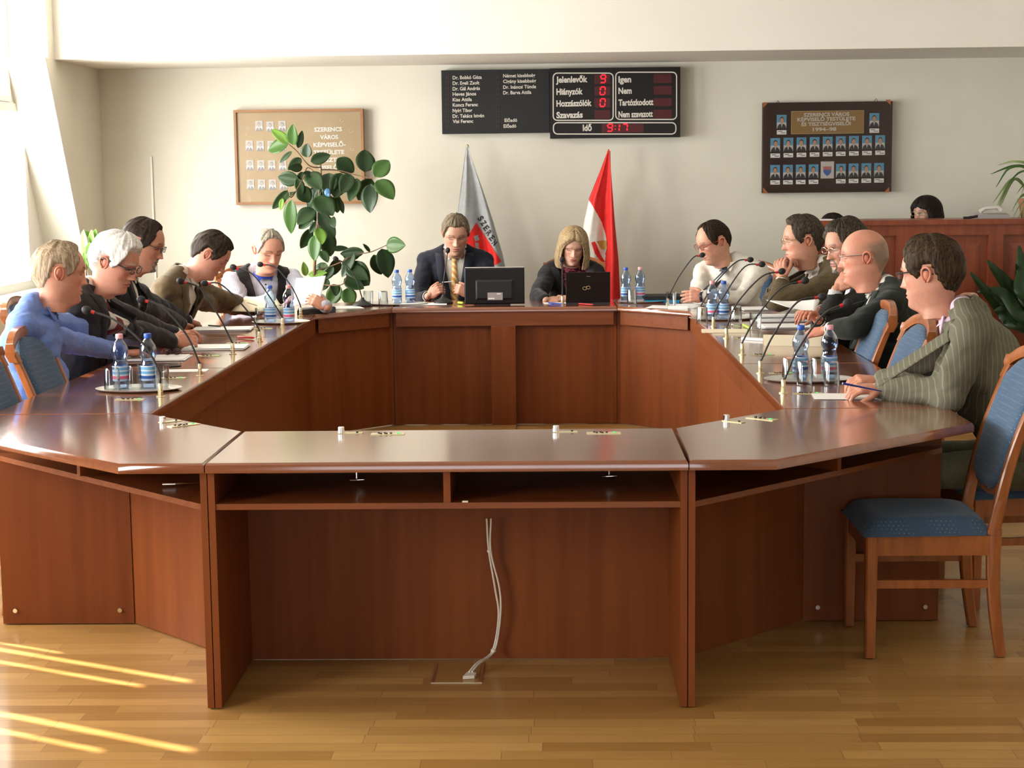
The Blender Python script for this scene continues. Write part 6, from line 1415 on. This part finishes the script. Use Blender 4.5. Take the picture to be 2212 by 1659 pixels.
for bx_, by_, tx in ((700, 330, 670), (670, 360, 670)): part('stem', MB().tube([aty(*P1(bx_, by_), YL), q], .0035, 6), M['stem'], pt)
part('pot', MB().lathe([(.10, .45), (.14, .70), (.145, .72), (.125, .72), (.12, .69), (0, .685)], (bs.x, YL, 0), 28), M['white'], pt); part('plant_stand', MB().lathe([(.12, 0), (.12, .02), (.02, .04), (.02, .43), (.11, .45), (.0, .4505)], (bs.x, YL, 0), 24), M['stem'], pt)
# strappy dark plant in front of the counter, right edge
def P5(x, y): return 1740+x/4.686, 420+y/4.686
YR = 6.55; lv = []
for pts_, w_ in (([(2180,1250),(2100,1000),(1840,670)], .22), ([(2150,1300),(1980,1160),(1670,790)], .16), ([(2200,1250),(2000,1000),(1740,985)], .16), ([(2212,1000),(2200,800),(2160,520)], .2), ([(2180,1300),(2040,1160),(1900,1180)], .14), ([(2230,1100),(2160,830),(2130,700)], .12), ([(2300,1300),(2330,1000),(2280,640)], .2), ([(2250,1350),(2120,1280),(2000,1300)], .2)):
    P3 = [aty(*P5(*q), YR+rl.uniform(-.1, .1)) for q in pts_]; lv.append((P3, w_))
bs = Vector((aty(2290, 640, YR).x, YR, 0)); pl_ = thing('potted_plant', bs, 'dark green plant with long strap leaves in front of the counter', 'plant')
def strap(P3, wd, m, parent, n=(0, -1, .25), K=16):
    c = catm(P3, K//(len(P3)-1)); Lg = sum((c[i+1]-c[i]).length for i in range(len(c)-1)); mb = MB(); n = Vector(n)
    for i, p in enumerate(c):
        s = i/(len(c)-1); t = (c[min(i+1, len(c)-1)]-c[max(i-1, 0)]).normalized(); sd_ = t.cross(n).normalized(); wv = Lg*wd*.5*(math.sin(PI*(.12+.86*s))**.7)
        for v in (-1, 0, 1): mb.v.append(tuple(p+sd_*v*wv+n*.12*wv*abs(v)))
    for i in range(len(c)-1):
        for j in range(2): a = i*3+j; mb.f.append((a, a+1, a+4, a+3))
    mb.mi = [0]*len(mb.f); o = part('leaf', mb, m, parent, 'all'); md = o.modifiers.new('thick', 'SOLIDIFY'); md.thickness = .0015; return o
crown = Vector((bs.x, YR, .62))
for P3, w_ in lv: strap([crown]+P3, w_*.8, M['leafd'], pl_)
part('pot', MB().lathe([(.13, 0), (.15, .02), (.19, .36), (.20, .36), (.20, .40), (.18, .40), (.17, .36), (0, .355)], (bs.x, YR, 0), 28), M['pot'], pl_); part('stem', MB().tube([(bs.x, YR, .35), crown], .02, 10), M['stem'], pl_)
# spider plant on the counter
YS = 7.0; sp_ = thing('spider_plant', Vector((aty(2235, 470, YS).x, YS+.1, 1.245)), 'spider plant with thin arching striped leaves on the counter, right edge', 'plant')
def P7(x, y): return 1960+x/4.365, 320+y/4.365
M['leafv'] = leaf_mat('striped_pale_leaf', (.20, .26, .10), None, .5)
c0 = Vector((sp_.location.x, YS+.1, 1.40))
for pts_ in ([(1150,180),(1020,125),(850,160)], [(1150,210),(1000,168),(785,245)], [(1130,200),(960,190),(835,370)], [(1150,240),(1060,228),(940,340)], [(1150,300),(1120,320),(1075,430)], [(1140,430),(1050,480),(985,600)], [(1150,450),(1060,540),(1000,650)], [(1150,480),(1090,560),(1040,680)], [(1130,500),(1100,600),(1075,820)], [(1160,430),(1080,440),(1020,540)], [(1160,500),(1110,560),(1085,650)], [(1180,400),(1150,470),(1130,640)], [(1180,350),(1100,350),(1030,430)]):
    P3 = [aty(*P7(*q), YS+rl.uniform(-.06, .06)) for q in pts_]; strap([c0]+P3, .035, M['leafv'] if rl.random() < .6 else M['leafm'], sp_, K=20)
for k in range(16):
    a = rl.uniform(0, 2*PI); l_ = rl.uniform(.2, .4); strap([c0, c0+Vector((math.cos(a)*l_*.5, math.sin(a)*l_*.5, .12)), c0+Vector((math.cos(a)*l_, math.sin(a)*l_*.6, -.02-rl.random()*.1))], .04, M['leafv'], sp_, K=12)
part('pot', MB().lathe([(.065, 1.2455), (.09, 1.37), (.095, 1.38), (.08, 1.38), (0, 1.36)], (sp_.location.x, YS+.1, 0), 24), M['pot'], sp_)
# telephone and papers on the counter
ZK = 1.2455; p = aty(2140, 470, 7.02)
ph = thing('telephone', (p.x, 7.05, ZK), 'grey desk telephone lying on the counter beside the spider plant', 'telephone')
bm = MB().prism([(p.x-.10, 6.97), (p.x+.12, 6.97), (p.x+.12, 7.15), (p.x-.10, 7.15)], ZK, ZK+.035, ins=.02, ch=.012); part('phone_base', bm, M['grey_card'], ph)
part('handset', MB().tube([(p.x-.07, 7.04, ZK+.045), (p.x-.04, 7.04, ZK+.068), (p.x+.05, 7.04, ZK+.078), (p.x+.08, 7.04, ZK+.06)], [.018, .013, .013, .018], 12), M['pale_card'], ph)
part('cord', MB().tube([(p.x-.08, 7.0, ZK+.02), (p.x-.14, 6.97, ZK+.012), (p.x-.17, 6.98, ZK+.006), (p.x-.20, 6.98, ZK+.006)], .010, 8), M['black'], ph)
p = aty(1772, 474, 7.0); solo('paper_sheet', MB().box(p.x-.05, p.x+.09, 6.93, 7.12, ZK, ZK+.006), M['paper'], 'white papers on the left end of the wooden counter', 'papers', smooth=False)
# dark chair-side bag behind the white shirt: black leather high chair
